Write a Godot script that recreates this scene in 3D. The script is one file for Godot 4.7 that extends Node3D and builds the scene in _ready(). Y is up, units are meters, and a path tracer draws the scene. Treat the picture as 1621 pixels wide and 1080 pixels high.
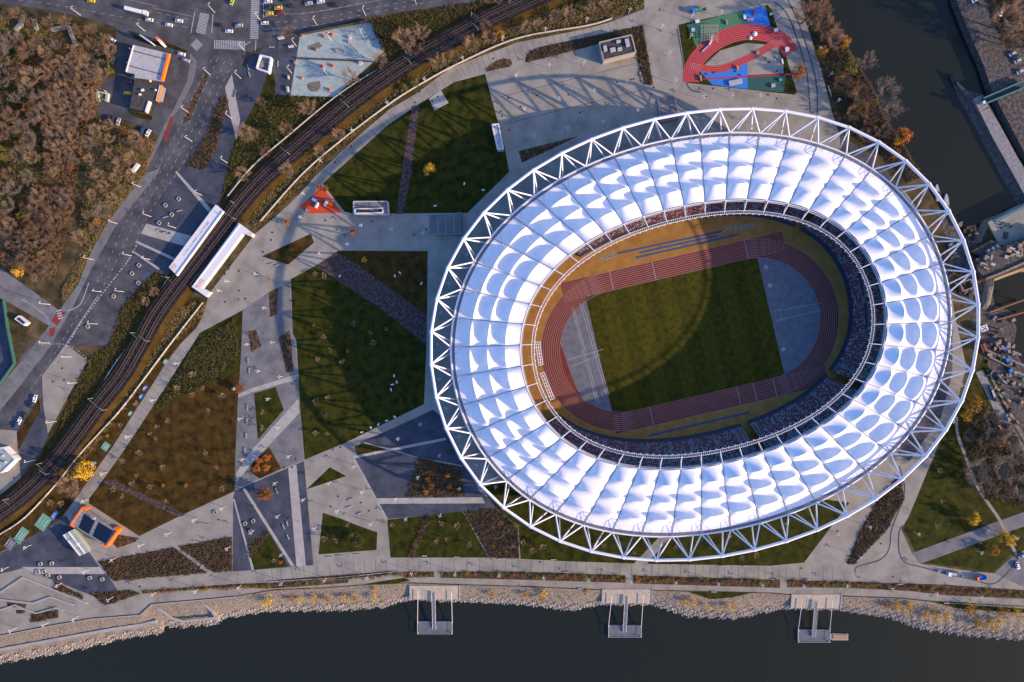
extends Node3D
# Riverside athletics stadium seen straight down from about 400 m.
# Plan positions are survey points on a 0.376 m grid (origin under the camera); G() turns a grid point at a known height into metres.

const S := 0.376
const H := 406.0
const OX := 810.5
const OY := 540.0
const WATER := -4.0

var M := {}
var names := {}
var rng := RandomNumberGenerator.new()

func _ready() -> void:
	rng.seed = 20231
	# ---- camera, sky, sun, exposure
	var cam := Camera3D.new()
	cam.name = "camera"
	cam.position = Vector3(0, H, 0)
	cam.rotation_degrees = Vector3(-90, 0, 0)
	cam.fov = 53.15
	cam.far = 6000.0
	cam.near = 1.0
	add_child(cam)
	cam.current = true
	var sky_mat := ProceduralSkyMaterial.new()
	sky_mat.sky_top_color = Color(0.28, 0.48, 0.76)
	sky_mat.sky_horizon_color = Color(0.56, 0.66, 0.78)
	sky_mat.sky_curve = 0.14
	sky_mat.sky_energy_multiplier = 1.02
	sky_mat.ground_bottom_color = Color(0.16, 0.15, 0.13)
	sky_mat.ground_horizon_color = Color(0.5, 0.5, 0.5)
	sky_mat.sun_angle_max = 90.0
	sky_mat.sun_curve = 0.38
	var sky := Sky.new()
	sky.sky_material = sky_mat
	var env := Environment.new()
	env.background_mode = Environment.BG_SKY
	env.sky = sky
	env.tonemap_mode = Environment.TONE_MAPPER_LINEAR
	env.tonemap_exposure = 1.85
	env.sdfgi_enabled = true
	env.ssao_enabled = true
	env.ssil_enabled = true
	var we := WorldEnvironment.new()
	we.name = "environment"
	we.environment = env
	add_child(we)
	var sun := DirectionalLight3D.new()
	sun.name = "sun"
	sun.light_color = Color(1.0, 0.87, 0.73)
	sun.light_energy = 1.6
	sun.light_angular_distance = 0.5
	sun.shadow_enabled = true
	var el := deg_to_rad(17.3)
	var to_sun := Vector3(0.953 * cos(el), sin(el), 0.302 * cos(el))
	add_child(sun)
	sun.look_at_from_position(to_sun * 100.0, Vector3.ZERO)
	# ---- scene
	make_materials()
	build_ground()
	build_river()
	build_railway()
	build_stadium()
	build_field()
	build_park()
	build_markings()
	build_buildings()
	build_harbour()
	build_playgrounds()
	build_lamps()
	build_vehicles()
	build_trees()
	build_small_things()

# ------------------------------------------------------------------ helpers
func G(px: float, py: float, h: float = 0.0) -> Vector3:
	var k := (H - h) / H
	return Vector3((px - OX) * S * k, h, (py - OY) * S * k)

func GA(a: Array, h: float = 0.0) -> PackedVector3Array:
	var o := PackedVector3Array()
	for i in range(0, a.size(), 2):
		o.append(G(a[i], a[i + 1], h))
	return o

func put(parent: Node, n: Node, called: String) -> void:
	var key := str(parent.get_instance_id()) + "/" + called
	var c: int = names.get(key, 0)
	names[key] = c + 1
	n.name = called if c == 0 else "%s_%03d" % [called, c]
	parent.add_child(n, true)

func meta(n: Node, label: String, category: String, group := "", kind := "") -> void:
	if label != "": n.set_meta("label", label)
	if category != "": n.set_meta("category", category)
	if group != "": n.set_meta("group", group)
	if kind != "": n.set_meta("kind", kind)

func thing(called: String, label: String, category: String, at := Vector3.ZERO, turn := 0.0, group := "") -> Node3D:
	var n := Node3D.new()
	put(self, n, called)
	n.position = at
	n.rotation.y = turn
	meta(n, label, category, group)
	return n

func copy_of(src: Node3D, called: String, label: String, at: Vector3, turn := 0.0, scl := Vector3.ONE, group := "") -> Node3D:
	var n: Node3D = src.duplicate()
	put(self, n, called)
	n.position = at
	n.rotation = Vector3(0, turn, 0)
	n.scale = scl
	if label != "": n.set_meta("label", label)
	if group != "": n.set_meta("group", group)
	return n

# mesh collector: v vertices, n normals, u uv, c colours
func mb() -> Dictionary:
	return {"v": PackedVector3Array(), "n": PackedVector3Array(), "u": PackedVector2Array(), "c": PackedColorArray()}

func tri(m: Dictionary, a: Vector3, b: Vector3, c: Vector3) -> void:
	var nn := (c - a).cross(b - a).normalized()
	m.v.append(a); m.v.append(b); m.v.append(c)
	m.n.append(nn); m.n.append(nn); m.n.append(nn)

func trin(m: Dictionary, a: Vector3, b: Vector3, c: Vector3, na: Vector3, nb: Vector3, nc: Vector3) -> void:
	m.v.append(a); m.v.append(b); m.v.append(c)
	m.n.append(na); m.n.append(nb); m.n.append(nc)

# a b c d clockwise seen from the front
func quad(m: Dictionary, a: Vector3, b: Vector3, c: Vector3, d: Vector3) -> void:
	tri(m, a, b, c)
	tri(m, a, c, d)

func mesh_of(m: Dictionary) -> ArrayMesh:
	var arr := []
	arr.resize(Mesh.ARRAY_MAX)
	arr[Mesh.ARRAY_VERTEX] = m.v
	arr[Mesh.ARRAY_NORMAL] = m.n
	if m.u.size() == m.v.size(): arr[Mesh.ARRAY_TEX_UV] = m.u
	if m.c.size() == m.v.size(): arr[Mesh.ARRAY_COLOR] = m.c
	var am := ArrayMesh.new()
	am.add_surface_from_arrays(Mesh.PRIMITIVE_TRIANGLES, arr)
	return am

func inst(called: String, mesh: Mesh, mat: Material, parent: Node = null) -> MeshInstance3D:
	var o := MeshInstance3D.new()
	o.mesh = mesh
	o.material_override = mat
	put(self if parent == null else parent, o, called)
	return o

func obj(called: String, m: Dictionary, mat: Material, parent: Node = null) -> MeshInstance3D:
	return inst(called, mesh_of(m), mat, parent)

func struct(called: String, m: Dictionary, mat: Material, parent: Node = null) -> MeshInstance3D:
	var o := obj(called, m, mat, parent)
	if parent == null: o.set_meta("kind", "structure")
	return o

func poly2(pts: PackedVector3Array) -> PackedVector2Array:
	var p := PackedVector2Array()
	for q in pts: p.append(Vector2(q.x, q.z))
	return p

func add_flat(m: Dictionary, pts: PackedVector3Array, y: float) -> void:
	var p := poly2(pts)
	var t := Geometry2D.triangulate_polygon(p)
	if t.is_empty(): print("POLYGON FAILED ", p)
	for i in range(0, t.size(), 3):
		var a := Vector3(p[t[i]].x, y, p[t[i]].y)
		var b := Vector3(p[t[i + 1]].x, y, p[t[i + 1]].y)
		var c := Vector3(p[t[i + 2]].x, y, p[t[i + 2]].y)
		if (c - a).cross(b - a).y < 0.0:
			var s := b; b = c; c = s
		trin(m, a, b, c, Vector3.UP, Vector3.UP, Vector3.UP)

# flat sheet from grid points
func sheet(called: String, a: Array, y: float, mat: Material, parent: Node = null) -> MeshInstance3D:
	var m := mb()
	add_flat(m, GA(a), y)
	return struct(called, m, mat, parent)

# closed prism over a ground outline
func add_prism(m: Dictionary, pts: PackedVector3Array, y0: float, y1: float) -> void:
	add_flat(m, pts, y1)
	var cw := Geometry2D.is_polygon_clockwise(poly2(pts))
	var n := pts.size()
	for i in n:
		var a := pts[i]
		var b := pts[(i + 1) % n]
		if not cw:
			var s := a; a = b; b = s
		quad(m, Vector3(a.x, y0, a.z), Vector3(a.x, y1, a.z), Vector3(b.x, y1, b.z), Vector3(b.x, y0, b.z))

func add_box(m: Dictionary, c: Vector3, s: Vector3, turn := 0.0) -> void:
	var bs := Basis(Vector3.UP, turn)
	add_obox(m, c, bs * Vector3(s.x * 0.5, 0, 0), Vector3(0, s.y * 0.5, 0), bs * Vector3(0, 0, s.z * 0.5))

func add_obox(m: Dictionary, c: Vector3, x: Vector3, y: Vector3, z: Vector3) -> void:
	var q := func(i: float, j: float, k: float) -> Vector3: return c + x * i + y * j + z * k
	var faces := [[x, y, z], [-x, y, -z], [y, z, x], [-y, z, -x], [z, x, y], [-z, x, -y]]
	for f in faces:
		var o: Vector3 = c + f[0]
		var p: Vector3 = f[1]
		var r: Vector3 = f[2]
		var a := o - p - r
		var b := o + p - r
		var d := o + p + r
		var e := o - p + r
		if (d - a).cross(b - a).dot(f[0]) < 0.0:
			var t := b; b = e; e = t
		quad(m, a, b, d, e)

func add_tube(m: Dictionary, a: Vector3, b: Vector3, r0: float, r1: float, sides := 6, caps := false) -> void:
	var d := b - a
	if d.length() < 0.0001: return
	d = d.normalized()
	var x := d.cross(Vector3.UP if absf(d.y) < 0.9 else Vector3.RIGHT).normalized()
	var z := d.cross(x)
	for i in sides:
		var t0 := TAU * i / sides
		var t1 := TAU * (i + 1) / sides
		var n0 := x * cos(t0) + z * sin(t0)
		var n1 := x * cos(t1) + z * sin(t1)
		trin(m, a + n0 * r0, b + n0 * r1, b + n1 * r1, n0, n0, n1)
		trin(m, a + n0 * r0, b + n1 * r1, a + n1 * r0, n0, n1, n1)
		if caps:
			tri(m, b, b + n1 * r1, b + n0 * r1)
			tri(m, a, a + n0 * r0, a + n1 * r0)

func add_path_tube(m: Dictionary, pts: PackedVector3Array, r: float, sides := 6, closed := false) -> void:
	var n := pts.size()
	for i in (n if closed else n - 1):
		add_tube(m, pts[i], pts[(i + 1) % n], r, r, sides)

# ribbon along a ground polyline, lying flat at y
func add_ribbon(m: Dictionary, pts: PackedVector3Array, w: float, y: float, shift := 0.0) -> void:
	var n := pts.size()
	var l := PackedVector3Array()
	var r := PackedVector3Array()
	for i in n:
		var d := (pts[mini(i + 1, n - 1)] - pts[maxi(i - 1, 0)])
		d.y = 0
		d = d.normalized()
		var s := Vector3(-d.z, 0, d.x)
		var p := Vector3(pts[i].x, y, pts[i].z) + s * shift
		l.append(p - s * w * 0.5)
		r.append(p + s * w * 0.5)
	for i in n - 1:
		up_quad(m, l[i], l[i + 1], r[i + 1], r[i])

func up_quad(m: Dictionary, a: Vector3, b: Vector3, c: Vector3, d: Vector3) -> void:
	if (c - a).cross(b - a).y < 0.0:
		quad(m, a, d, c, b)
	else:
		quad(m, a, b, c, d)

# wall along a polyline
func add_wall(m: Dictionary, pts: PackedVector3Array, w: float, y0: float, y1: float, shift := 0.0) -> void:
	for i in pts.size() - 1:
		var d := pts[i + 1] - pts[i]
		d.y = 0
		var s := Vector3(-d.z, 0, d.x).normalized()
		var c := (pts[i] + pts[i + 1]) * 0.5 + s * shift
		c.y = (y0 + y1) * 0.5
		add_obox(m, c, d * 0.5 + d.normalized() * 0.002 * (i % 2), Vector3(0, (y1 - y0) * 0.5 + 0.002 * (i % 2), 0), s * (w * 0.5 + 0.002 * (i % 2)))

func smooth_path(a: Array, step := 4.0) -> PackedVector3Array:
	var src := GA(a)
	var c := Curve3D.new()
	c.bake_interval = step
	for i in src.size():
		var t := (src[mini(i + 1, src.size() - 1)] - src[maxi(i - 1, 0)]) / 6.0
		c.add_point(src[i], -t, t)
	return c.get_baked_points()

func offset_path(pts: PackedVector3Array, sft: float) -> PackedVector3Array:
	var o := PackedVector3Array()
	var n := pts.size()
	for i in n:
		var d := (pts[mini(i + 1, n - 1)] - pts[maxi(i - 1, 0)])
		d.y = 0
		d = d.normalized()
		o.append(pts[i] + Vector3(-d.z, 0, d.x) * sft)
	return o

# ------------------------------------------------------------------ materials
func lin(r: float, g: float, b: float) -> Color:
	return Color(r, g, b).linear_to_srgb()

func flat_mat(r: float, g: float, b: float, rough := 0.85, metal := 0.0) -> StandardMaterial3D:
	var s := StandardMaterial3D.new()
	s.albedo_color = lin(r, g, b)
	s.roughness = rough
	s.metallic = metal
	s.metallic_specular = 0.3
	return s

# mottled surface: fractal noise through a colour ramp, tiled every `size` metres in world space
func mottled(cols: Array, size: float, freq: float, seed_: int, octaves := 6, rough := 0.95, px := 1024, gain := 0.6) -> StandardMaterial3D:
	var n := FastNoiseLite.new()
	n.seed = seed_
	n.noise_type = FastNoiseLite.TYPE_SIMPLEX_SMOOTH
	n.frequency = freq * size / px / size
	n.fractal_type = FastNoiseLite.FRACTAL_FBM
	n.fractal_octaves = octaves
	n.fractal_gain = gain
	var g := Gradient.new()
	var offs := PackedFloat32Array()
	var cc := PackedColorArray()
	for i in cols.size():
		offs.append(0.18 + 0.64 * float(i) / maxf(1.0, cols.size() - 1))
		cc.append(lin(cols[i][0], cols[i][1], cols[i][2]))
	g.offsets = offs
	g.colors = cc
	var t := NoiseTexture2D.new()
	t.width = px
	t.height = px
	t.seamless = true
	t.seamless_blend_skirt = 0.15
	t.noise = n
	t.color_ramp = g
	var s := StandardMaterial3D.new()
	s.albedo_texture = t
	s.roughness = rough
	s.metallic_specular = 0.25
	s.uv1_triplanar = true
	s.uv1_world_triplanar = true
	s.uv1_scale = Vector3.ONE / size
	return s

func make_materials() -> void:
	M.rough_land = mottled([[0.0298, 0.027, 0.0108], [0.051, 0.0405, 0.018], [0.085, 0.063, 0.0288], [0.1275, 0.09, 0.045]], 220.0, 14.0, 3)
	M.lawn = mottled([[0.0109, 0.0143, 0.0015], [0.0208, 0.024, 0.0023], [0.0322, 0.0342, 0.003], [0.0421, 0.0398, 0.0044]], 180.0, 26.0, 11)
	M.lawn_brown = mottled([[0.0221, 0.0141, 0.0029], [0.0414, 0.0244, 0.0048], [0.0552, 0.0333, 0.0063], [0.0828, 0.0445, 0.0097]], 190.0, 24.0, 17)
	M.soil = mottled([[0.024, 0.0153, 0.0084], [0.054, 0.0328, 0.0178], [0.09, 0.0546, 0.0281], [0.144, 0.0874, 0.0467]], 90.0, 30.0, 23)
	M.mulch = mottled([[0.03, 0.02, 0.02], [0.055, 0.038, 0.036], [0.08, 0.055, 0.05], [0.12, 0.085, 0.075]], 80.0, 34.0, 29)
	M.asphalt = mottled([[0.0454, 0.0459, 0.0512], [0.0624, 0.0628, 0.0677], [0.0787, 0.0777, 0.0832], [0.1008, 0.1001, 0.107]], 240.0, 16.0, 31)
	M.asphalt_dark_and_shade = mottled([[0.0362, 0.0411, 0.056], [0.0483, 0.0542, 0.0726], [0.058, 0.0647, 0.083], [0.0725, 0.0786, 0.0986]], 160.0, 12.0, 37)  # dark paving tone; on the west forecourt it stands in for roof shade
	M.paving = mottled([[0.1113, 0.1105, 0.1133], [0.1366, 0.1351, 0.136], [0.1569, 0.1535, 0.1525], [0.1771, 0.1719, 0.17]], 150.0, 14.0, 41)
	M.concrete = mottled([[0.1881, 0.1738, 0.1439], [0.2249, 0.2077, 0.1727], [0.2535, 0.2344, 0.1956], [0.2781, 0.2571, 0.214]], 200.0, 13.0, 43)
	M.concrete_light = mottled([[0.279, 0.2622, 0.2314], [0.3162, 0.299, 0.267], [0.3534, 0.333, 0.2982]], 120.0, 20.0, 47)
	M.ballast = mottled([[0.0095, 0.0083, 0.0085], [0.0184, 0.016, 0.0164], [0.029, 0.0244, 0.0242], [0.0422, 0.0356, 0.0356]], 60.0, 26.0, 53)
	M.bank = mottled([[0.12, 0.095, 0.07], [0.19, 0.155, 0.115], [0.25, 0.205, 0.15], [0.31, 0.26, 0.2]], 70.0, 40.0, 59)
	M.bank_slab = mottled([[0.3, 0.255, 0.195], [0.36, 0.31, 0.24], [0.4, 0.35, 0.275]], 60.0, 18.0, 60, 5, 0.9, 512)
	M.harbour_yard = mottled([[0.035, 0.0315, 0.0274], [0.063, 0.056, 0.049], [0.091, 0.0805, 0.072], [0.133, 0.119, 0.108]], 80.0, 30.0, 61)
	M.track = mottled([[0.1172, 0.0269, 0.0201], [0.1377, 0.0322, 0.0232], [0.1524, 0.0377, 0.0268]], 120.0, 14.0, 67, 5, 0.9, 512)
	M.apron = mottled([[0.2352, 0.1187, 0.0306], [0.28, 0.1425, 0.0382], [0.3248, 0.1662, 0.0459]], 120.0, 14.0, 71, 5, 0.9, 512)
	M.d_zone = mottled([[0.1, 0.105, 0.12], [0.125, 0.13, 0.145], [0.14, 0.145, 0.16]], 90.0, 16.0, 73, 5, 0.9, 512)
	M.pitch = mottled([[0.0215, 0.0228, 0.002], [0.0316, 0.0314, 0.0026], [0.0417, 0.0392, 0.0032], [0.0506, 0.0457, 0.004]], 120.0, 26.0, 79)
	M.pitch_light = mottled([[0.0294, 0.0305, 0.0024], [0.042, 0.0398, 0.0031], [0.0533, 0.0492, 0.0037], [0.063, 0.0558, 0.0049]], 120.0, 26.0, 80)
	M.court = mottled([[0.24, 0.29, 0.27], [0.28, 0.335, 0.31], [0.31, 0.37, 0.345]], 80.0, 16.0, 83, 5, 0.9, 512)
	M.membrane = mottled([[0.72, 0.72, 0.73], [0.76, 0.76, 0.765], [0.79, 0.79, 0.79]], 60.0, 14.0, 89, 5, 0.8, 512)
	M.steel_white = flat_mat(0.7, 0.7, 0.71, 0.45)
	M.steel_grey = flat_mat(0.32, 0.33, 0.35, 0.5)
	M.cable = flat_mat(0.12, 0.14, 0.18, 0.6)
	M.dark = flat_mat(0.02, 0.022, 0.028, 0.6)
	M.dark_blue = flat_mat(0.03, 0.045, 0.075, 0.6)
	M.catwalk = flat_mat(0.14, 0.15, 0.18, 0.7)
	M.white = flat_mat(0.6, 0.6, 0.59, 0.7)
	M.line = flat_mat(0.34, 0.34, 0.34, 0.85)
	M.lane_line = flat_mat(0.26, 0.145, 0.135, 0.85)
	M.play_line = flat_mat(0.48, 0.3, 0.3, 0.85)
	M.blue_line = flat_mat(0.045, 0.075, 0.14, 0.85)
	M.tier = mottled([[0.16, 0.155, 0.15], [0.2, 0.195, 0.19], [0.24, 0.235, 0.225]], 60.0, 20.0, 97, 4, 0.9, 512)
	M.rail = flat_mat(0.2, 0.15, 0.12, 0.45, 0.6)
	M.fence = flat_mat(0.42, 0.39, 0.34, 0.8)
	M.mast = flat_mat(0.2, 0.24, 0.22, 0.6)
	M.lamp = flat_mat(0.62, 0.6, 0.57, 0.5)
	M.wood = flat_mat(0.3, 0.2, 0.12, 0.8)
	M.orange = flat_mat(0.75, 0.16, 0.02, 0.6)
	M.red = flat_mat(0.33, 0.025, 0.03, 0.8)
	M.bright_red = flat_mat(0.45, 0.055, 0.022, 0.85)
	M.blue = flat_mat(0.03, 0.16, 0.48, 0.8)
	M.green_rubber = flat_mat(0.06, 0.16, 0.085, 0.85)
	M.teal_rubber = flat_mat(0.025, 0.085, 0.075, 0.85)
	M.mint = flat_mat(0.12, 0.27, 0.19, 0.85)
	M.teal_paint = flat_mat(0.05, 0.16, 0.17, 0.5)
	M.roof_grey = mottled([[0.3, 0.3, 0.3], [0.36, 0.355, 0.35], [0.4, 0.395, 0.385]], 40.0, 12.0, 101, 5, 0.8, 512)
	M.roof_dark = mottled([[0.04, 0.038, 0.036], [0.06, 0.055, 0.05], [0.085, 0.078, 0.07]], 40.0, 16.0, 103, 5, 0.9, 512)
	M.glass = flat_mat(0.03, 0.04, 0.055, 0.08)
	M.glass.metallic_specular = 0.6
	M.tyre = flat_mat(0.012, 0.012, 0.012, 0.9)
	M.yellow = flat_mat(0.65, 0.42, 0.02, 0.35)
	M.stone = flat_mat(1, 1, 1, 0.95)
	M.stone.vertex_color_use_as_albedo = true
	M.tint = flat_mat(1, 1, 1, 0.8)
	M.tint.vertex_color_use_as_albedo = true
	var w := StandardMaterial3D.new()
	w.albedo_color = lin(0.0135, 0.0155, 0.0085)
	w.roughness = 0.12
	w.metallic_specular = 0.32
	var wn := FastNoiseLite.new()
	wn.seed = 5
	wn.frequency = 0.03
	wn.fractal_octaves = 5
	var wt := NoiseTexture2D.new()
	wt.width = 1024
	wt.height = 1024
	wt.seamless = true
	wt.as_normal_map = true
	wt.bump_strength = 3.0
	wt.noise = wn
	w.normal_enabled = true
	w.normal_texture = wt
	w.normal_scale = 0.25
	w.uv1_triplanar = true
	w.uv1_world_triplanar = true
	w.uv1_scale = Vector3.ONE / 60.0
	M.water = w
	M.bark = flat_mat(0.09, 0.065, 0.045, 0.95)
	M.twig_brown = flat_mat(0.2, 0.125, 0.08, 0.95)
	M.twig_fawn = flat_mat(0.29, 0.195, 0.125, 0.95)
	M.twig_grey = flat_mat(0.2, 0.16, 0.13, 0.95)
	M.leaf_yellow = flat_mat(0.55, 0.33, 0.03, 0.85)
	M.leaf_gold = flat_mat(0.32, 0.16, 0.025, 0.85)
	M.leaf_orange = flat_mat(0.38, 0.13, 0.03, 0.85)
	M.leaf_rust = flat_mat(0.2, 0.08, 0.028, 0.85)
	M.leaf_olive = flat_mat(0.15, 0.125, 0.026, 0.85)
	M.leaf_lime = flat_mat(0.2, 0.18, 0.035, 0.85)
	M.leaf_green = flat_mat(0.045, 0.06, 0.015, 0.85)
	M.leaf_brown = flat_mat(0.12, 0.075, 0.035, 0.9)
	for k in ["leaf_yellow", "leaf_gold", "leaf_orange", "leaf_rust", "leaf_olive", "leaf_lime", "leaf_green", "leaf_brown"]:
		M[k].backlight_enabled = true
		M[k].backlight = M[k].albedo_color * 0.4

# ------------------------------------------------------------------ ground
const BANK_TOP := [-700, 1125, -60, 1018, 0, 1007, 86, 990, 145, 980, 222, 974, 240, 957, 321, 950, 373, 945, 434, 935, 511, 932, 576, 927, 646, 924, 734, 927, 840, 930, 950, 935, 1038, 936, 1130, 938, 1220, 940, 1252, 943, 1340, 945, 1423, 948, 1473, 953, 1540, 957, 1621, 961, 1700, 966, 2300, 990]
const WATER_LINE := [-700, 1168, -60, 1062, 0, 1050, 104, 1033, 202, 1010, 257, 1002, 259, 992, 288, 993, 345, 989, 349, 981, 420, 968, 511, 967, 560, 966, 607, 962, 646, 950, 732, 953, 820, 957, 860, 961, 904, 967, 950, 958, 1033, 958, 1085, 976, 1163, 980, 1220, 968, 1241, 964, 1325, 966, 1408, 978, 1460, 997, 1543, 1008, 1621, 1013, 1700, 1020, 2300, 1060]

func build_ground() -> void:
	# mainland with the shoreline cut out
	var land := [-2500, -2500, 1290, -2500, 1300, -200, 1308, -20, 1322, 40, 1352, 90, 1384, 140, 1404, 190, 1428, 222, 1448, 258, 1463, 280, 1472, 305, 1488, 330, 1503, 352, 1522, 366, 1540, 384, 1553, 384, 1566, 352, 1600, 338, 2600, 300, 2600, 400, 1621, 424, 1575, 441, 1571, 466, 1577, 488, 1600, 494, 1610, 520, 1604, 552, 1622, 580, 2600, 700]
	for i in range(BANK_TOP.size() - 2, -1, -2):
		land.append(BANK_TOP[i])
		land.append(BANK_TOP[i + 1])
	land.append_array([-2500, 1500])
	sheet("ground", land, 0.0, M.rough_land)
	# quay walls down to the harbour water
	var m := mb()
	var shore := GA([1290, -2500, 1300, -200, 1308, -20, 1322, 40, 1352, 90, 1384, 140, 1404, 190, 1428, 222, 1448, 258, 1463, 280, 1472, 305, 1488, 330, 1503, 352, 1522, 366, 1540, 384, 1553, 384, 1566, 352, 1600, 338, 2600, 300])
	bank_strip(m, shore, 3.0, 1.0)
	var shore2 := GA([2600, 400, 1621, 424, 1575, 441, 1571, 466, 1577, 488, 1600, 494, 1610, 520, 1604, 552, 1622, 580, 2600, 700])
	bank_strip(m, shore2, 3.0, 1.0)
	struct("harbour_shore", m, M.bank)
	sheet("east_land_terrain", [1514, -2500, 2600, -2500, 2600, 285, 1660, 285, 1621, 239, 1584, 169, 1569, 138, 1558, 104, 1535, 52, 1514, 0], -0.02, M.harbour_yard)
	m = mb()
	bank_strip(m, GA([1660, 285, 1621, 239, 1584, 169, 1569, 138, 1558, 104, 1535, 52, 1514, 0, 1514, -2500]), 1.2, 1.0)
	struct("east_quay_shore", m, M.harbour_yard)
	# paved park floor
	sheet("park_pavement", [1020, -120, 1020, 14, 968, 34, 930, 45, 820, 67, 763, 88, 711, 109, 659, 148, 615, 174, 553, 228, 498, 280, 475, 306, 445, 335, 404, 370, 330, 466, 321, 500, 311, 519, 285, 545, 259, 581, 215, 649, 179, 706, 122, 786, 98, 820, 60, 845, 20, 866, -60, 900, -60, 1016, 0, 1005, 86, 988, 145, 978, 221, 972, 239, 955, 321, 948, 373, 943, 434, 933, 511, 930, 576, 925, 646, 922, 734, 925, 840, 928, 950, 933, 1038, 934, 1130, 936, 1220, 938, 1252, 941, 1340, 943, 1423, 946, 1473, 951, 1540, 955, 1621, 959, 1700, 963, 1700, 935, 1621, 925, 1574, 908, 1540, 905, 1460, 893, 1444, 876, 1427, 838, 1439, 818, 1485, 706, 1515, 640, 1530, 580, 1512, 500, 1500, 430, 1470, 360, 1440, 312, 1400, 270, 1330, 215, 1318, 180, 1300, 110, 1275, 30, 1262, -120], 0.012, M.concrete)
	# roads
	sheet("boulevard_road", [-600, -420, 1000, -420, 960, -60, 768, 0, 581, 26, 465, 56, 438, 62, 400, 80, 385, 100, 374, 112, 355, 150, 320, 215, 290, 262, 262, 300, 232, 350, 215, 392, 205, 420, 170, 470, 150, 500, 120, 545, 85, 590, 60, 640, 30, 690, -40, 800, -300, 1150, -300, 920, -30, 645, 0, 607, 52, 540, 60, 550, 75, 519, 104, 477, 124, 449, 140, 407, 166, 358, 181, 340, 228, 275, 255, 214, 230, 200, 200, 190, 155, 182, 150, 140, 160, 128, 183, 118, 183, 42, 124, 25, 70, 14, 0, 6, -300, -40], 0.01, M.asphalt)
	sheet("side_street_road", [-200, 300, 0, 425, 45, 456, 91, 490, 78, 516, 40, 494, 0, 472, -200, 360], 0.016, M.paving)
	# lighter footway beside the road
	sheet("footway_path", [249, 268, 258, 250, 250, 274, 181, 361, 145, 425, 114, 488, 78, 550, 40, 600, 0, 650, -60, 720, -60, 690, 0, 612, 52, 548, 75, 519, 104, 477, 124, 449, 140, 407, 166, 358, 228, 275], 0.02, M.paving)
	sheet("petrol_station_forecourt_pavement", [184, 46, 270, 68, 298, 84, 306, 104, 300, 130, 281, 168, 264, 206, 252, 214, 200, 186, 156, 178, 152, 142, 184, 118], 0.018, M.asphalt)
	sheet("corner_footway_path", [300, 84, 312, 96, 306, 128, 284, 172, 268, 190, 254, 225, 228, 275, 236, 248, 256, 205, 277, 168, 296, 128, 300, 104], 0.022, M.paving)
	# red cycle crossing patches
	var cyc := mb()
	add_flat(cyc, GA([81, 508, 92, 492, 104, 494, 90, 516]), 0.026)
	add_flat(cyc, GA([270, 184, 275, 186, 264, 224, 258, 222]), 0.026)
	add_flat(cyc, GA([78, 520, 88, 518, 84, 532, 78, 534]), 0.026)
	struct("red_cycle_lane_pavement", cyc, flat_mat(0.2, 0.035, 0.03))
	# paved forecourt west of the railway bridge
	sheet("west_forecourt_pavement", [368, 118, 380, 108, 432, 62, 438, 62, 435, 149, 398, 190, 372, 214, 360, 262, 352, 300, 346, 328, 335, 330, 270, 428, 262, 436, 246, 428, 208, 470, 196, 480, 172, 544, 164, 548, 145, 546, 118, 548, 104, 547, 155, 470, 200, 418, 215, 392, 232, 350, 262, 300, 290, 262, 320, 215, 340, 180], 0.02, M.asphalt_dark_and_shade)  # the stadium roof shade here is put into the navy paving colour
	sheet("west_forecourt_light_pavement", [104, 547, 155, 470, 200, 418, 212, 420, 226, 424, 206, 472, 192, 494, 172, 544, 164, 548, 140, 540, 118, 548], 0.028, M.asphalt)
	# light wedges and bands set into it
	var lw := mb()
	add_flat(lw, GA([367, 117, 372, 150, 380, 188, 374, 221, 366, 190, 356, 138]), 0.034)
	add_flat(lw, GA([231, 354, 308, 375, 296, 391, 223, 370]), 0.034)
	add_flat(lw, GA([279, 270, 335, 332, 333, 340, 277, 273]), 0.034)
	add_flat(lw, GA([216, 381, 280, 410, 278, 414, 214, 384]), 0.034)
	add_flat(lw, GA([209, 396, 253, 425, 251, 428, 208, 398]), 0.034)
	struct("light_paving_bands_pavement", lw, M.concrete_light)
	sheet("south_forecourt_pavement", [104, 545, 138, 571, 75, 688, 68, 640, 66, 595], 0.03, M.concrete)
	sheet("south_forecourt_dark_pavement", [64, 640, 68, 642, 76, 690, 62, 720, 40, 745, 33, 764, 26, 700, 28, 712, 62, 646], 0.032, M.asphalt_dark_and_shade)
	sheet("corner_forecourt_pavement", [-60, 760, 0, 680, 26, 682, 33, 762, 20, 776, 0, 790, -60, 836], 0.033, M.concrete)
	sheet("verge_lawn", [62, 630, 63, 650, 28, 715, 26, 686], 0.04, M.lawn_brown)
	# central reservation of the road and station verge
	sheet("median_lawn", [327, 115, 331, 117, 300, 190, 288, 196, 296, 170], 0.03, M.soil)
	sheet("station_verge_lawn", [208, 52, 236, 64, 262, 66, 296, 80, 292, 84, 262, 74, 232, 68, 212, 60], 0.03, M.lawn)
	sheet("station_tip_lawn", [200, 172, 226, 180, 240, 184, 241, 190, 222, 188, 206, 180], 0.034, M.lawn)
	sheet("forecourt_verge_lawn", [352, 150, 362, 160, 352, 196, 340, 240, 322, 270, 296, 262, 322, 222, 338, 180], 0.034, M.soil)
	# lawn between forecourt and railway
	sheet("court_lawn", [432, 114, 440, 150, 530, 156, 470, 204, 420, 244, 372, 286, 348, 326, 352, 298, 364, 250, 378, 210, 412, 150, 424, 116], 0.036, M.lawn)
	sheet("gate_yard_pavement", [440, 60, 475, 57, 460, 151, 435, 150], 0.04, M.asphalt_dark_and_shade)
	sheet("railway_verge_lawn", [196, 480, 246, 430, 266, 438, 240, 480, 190, 570, 150, 626, 104, 690, 68, 734, 62, 726, 138, 572, 172, 546], 0.036, M.lawn_brown)
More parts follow.
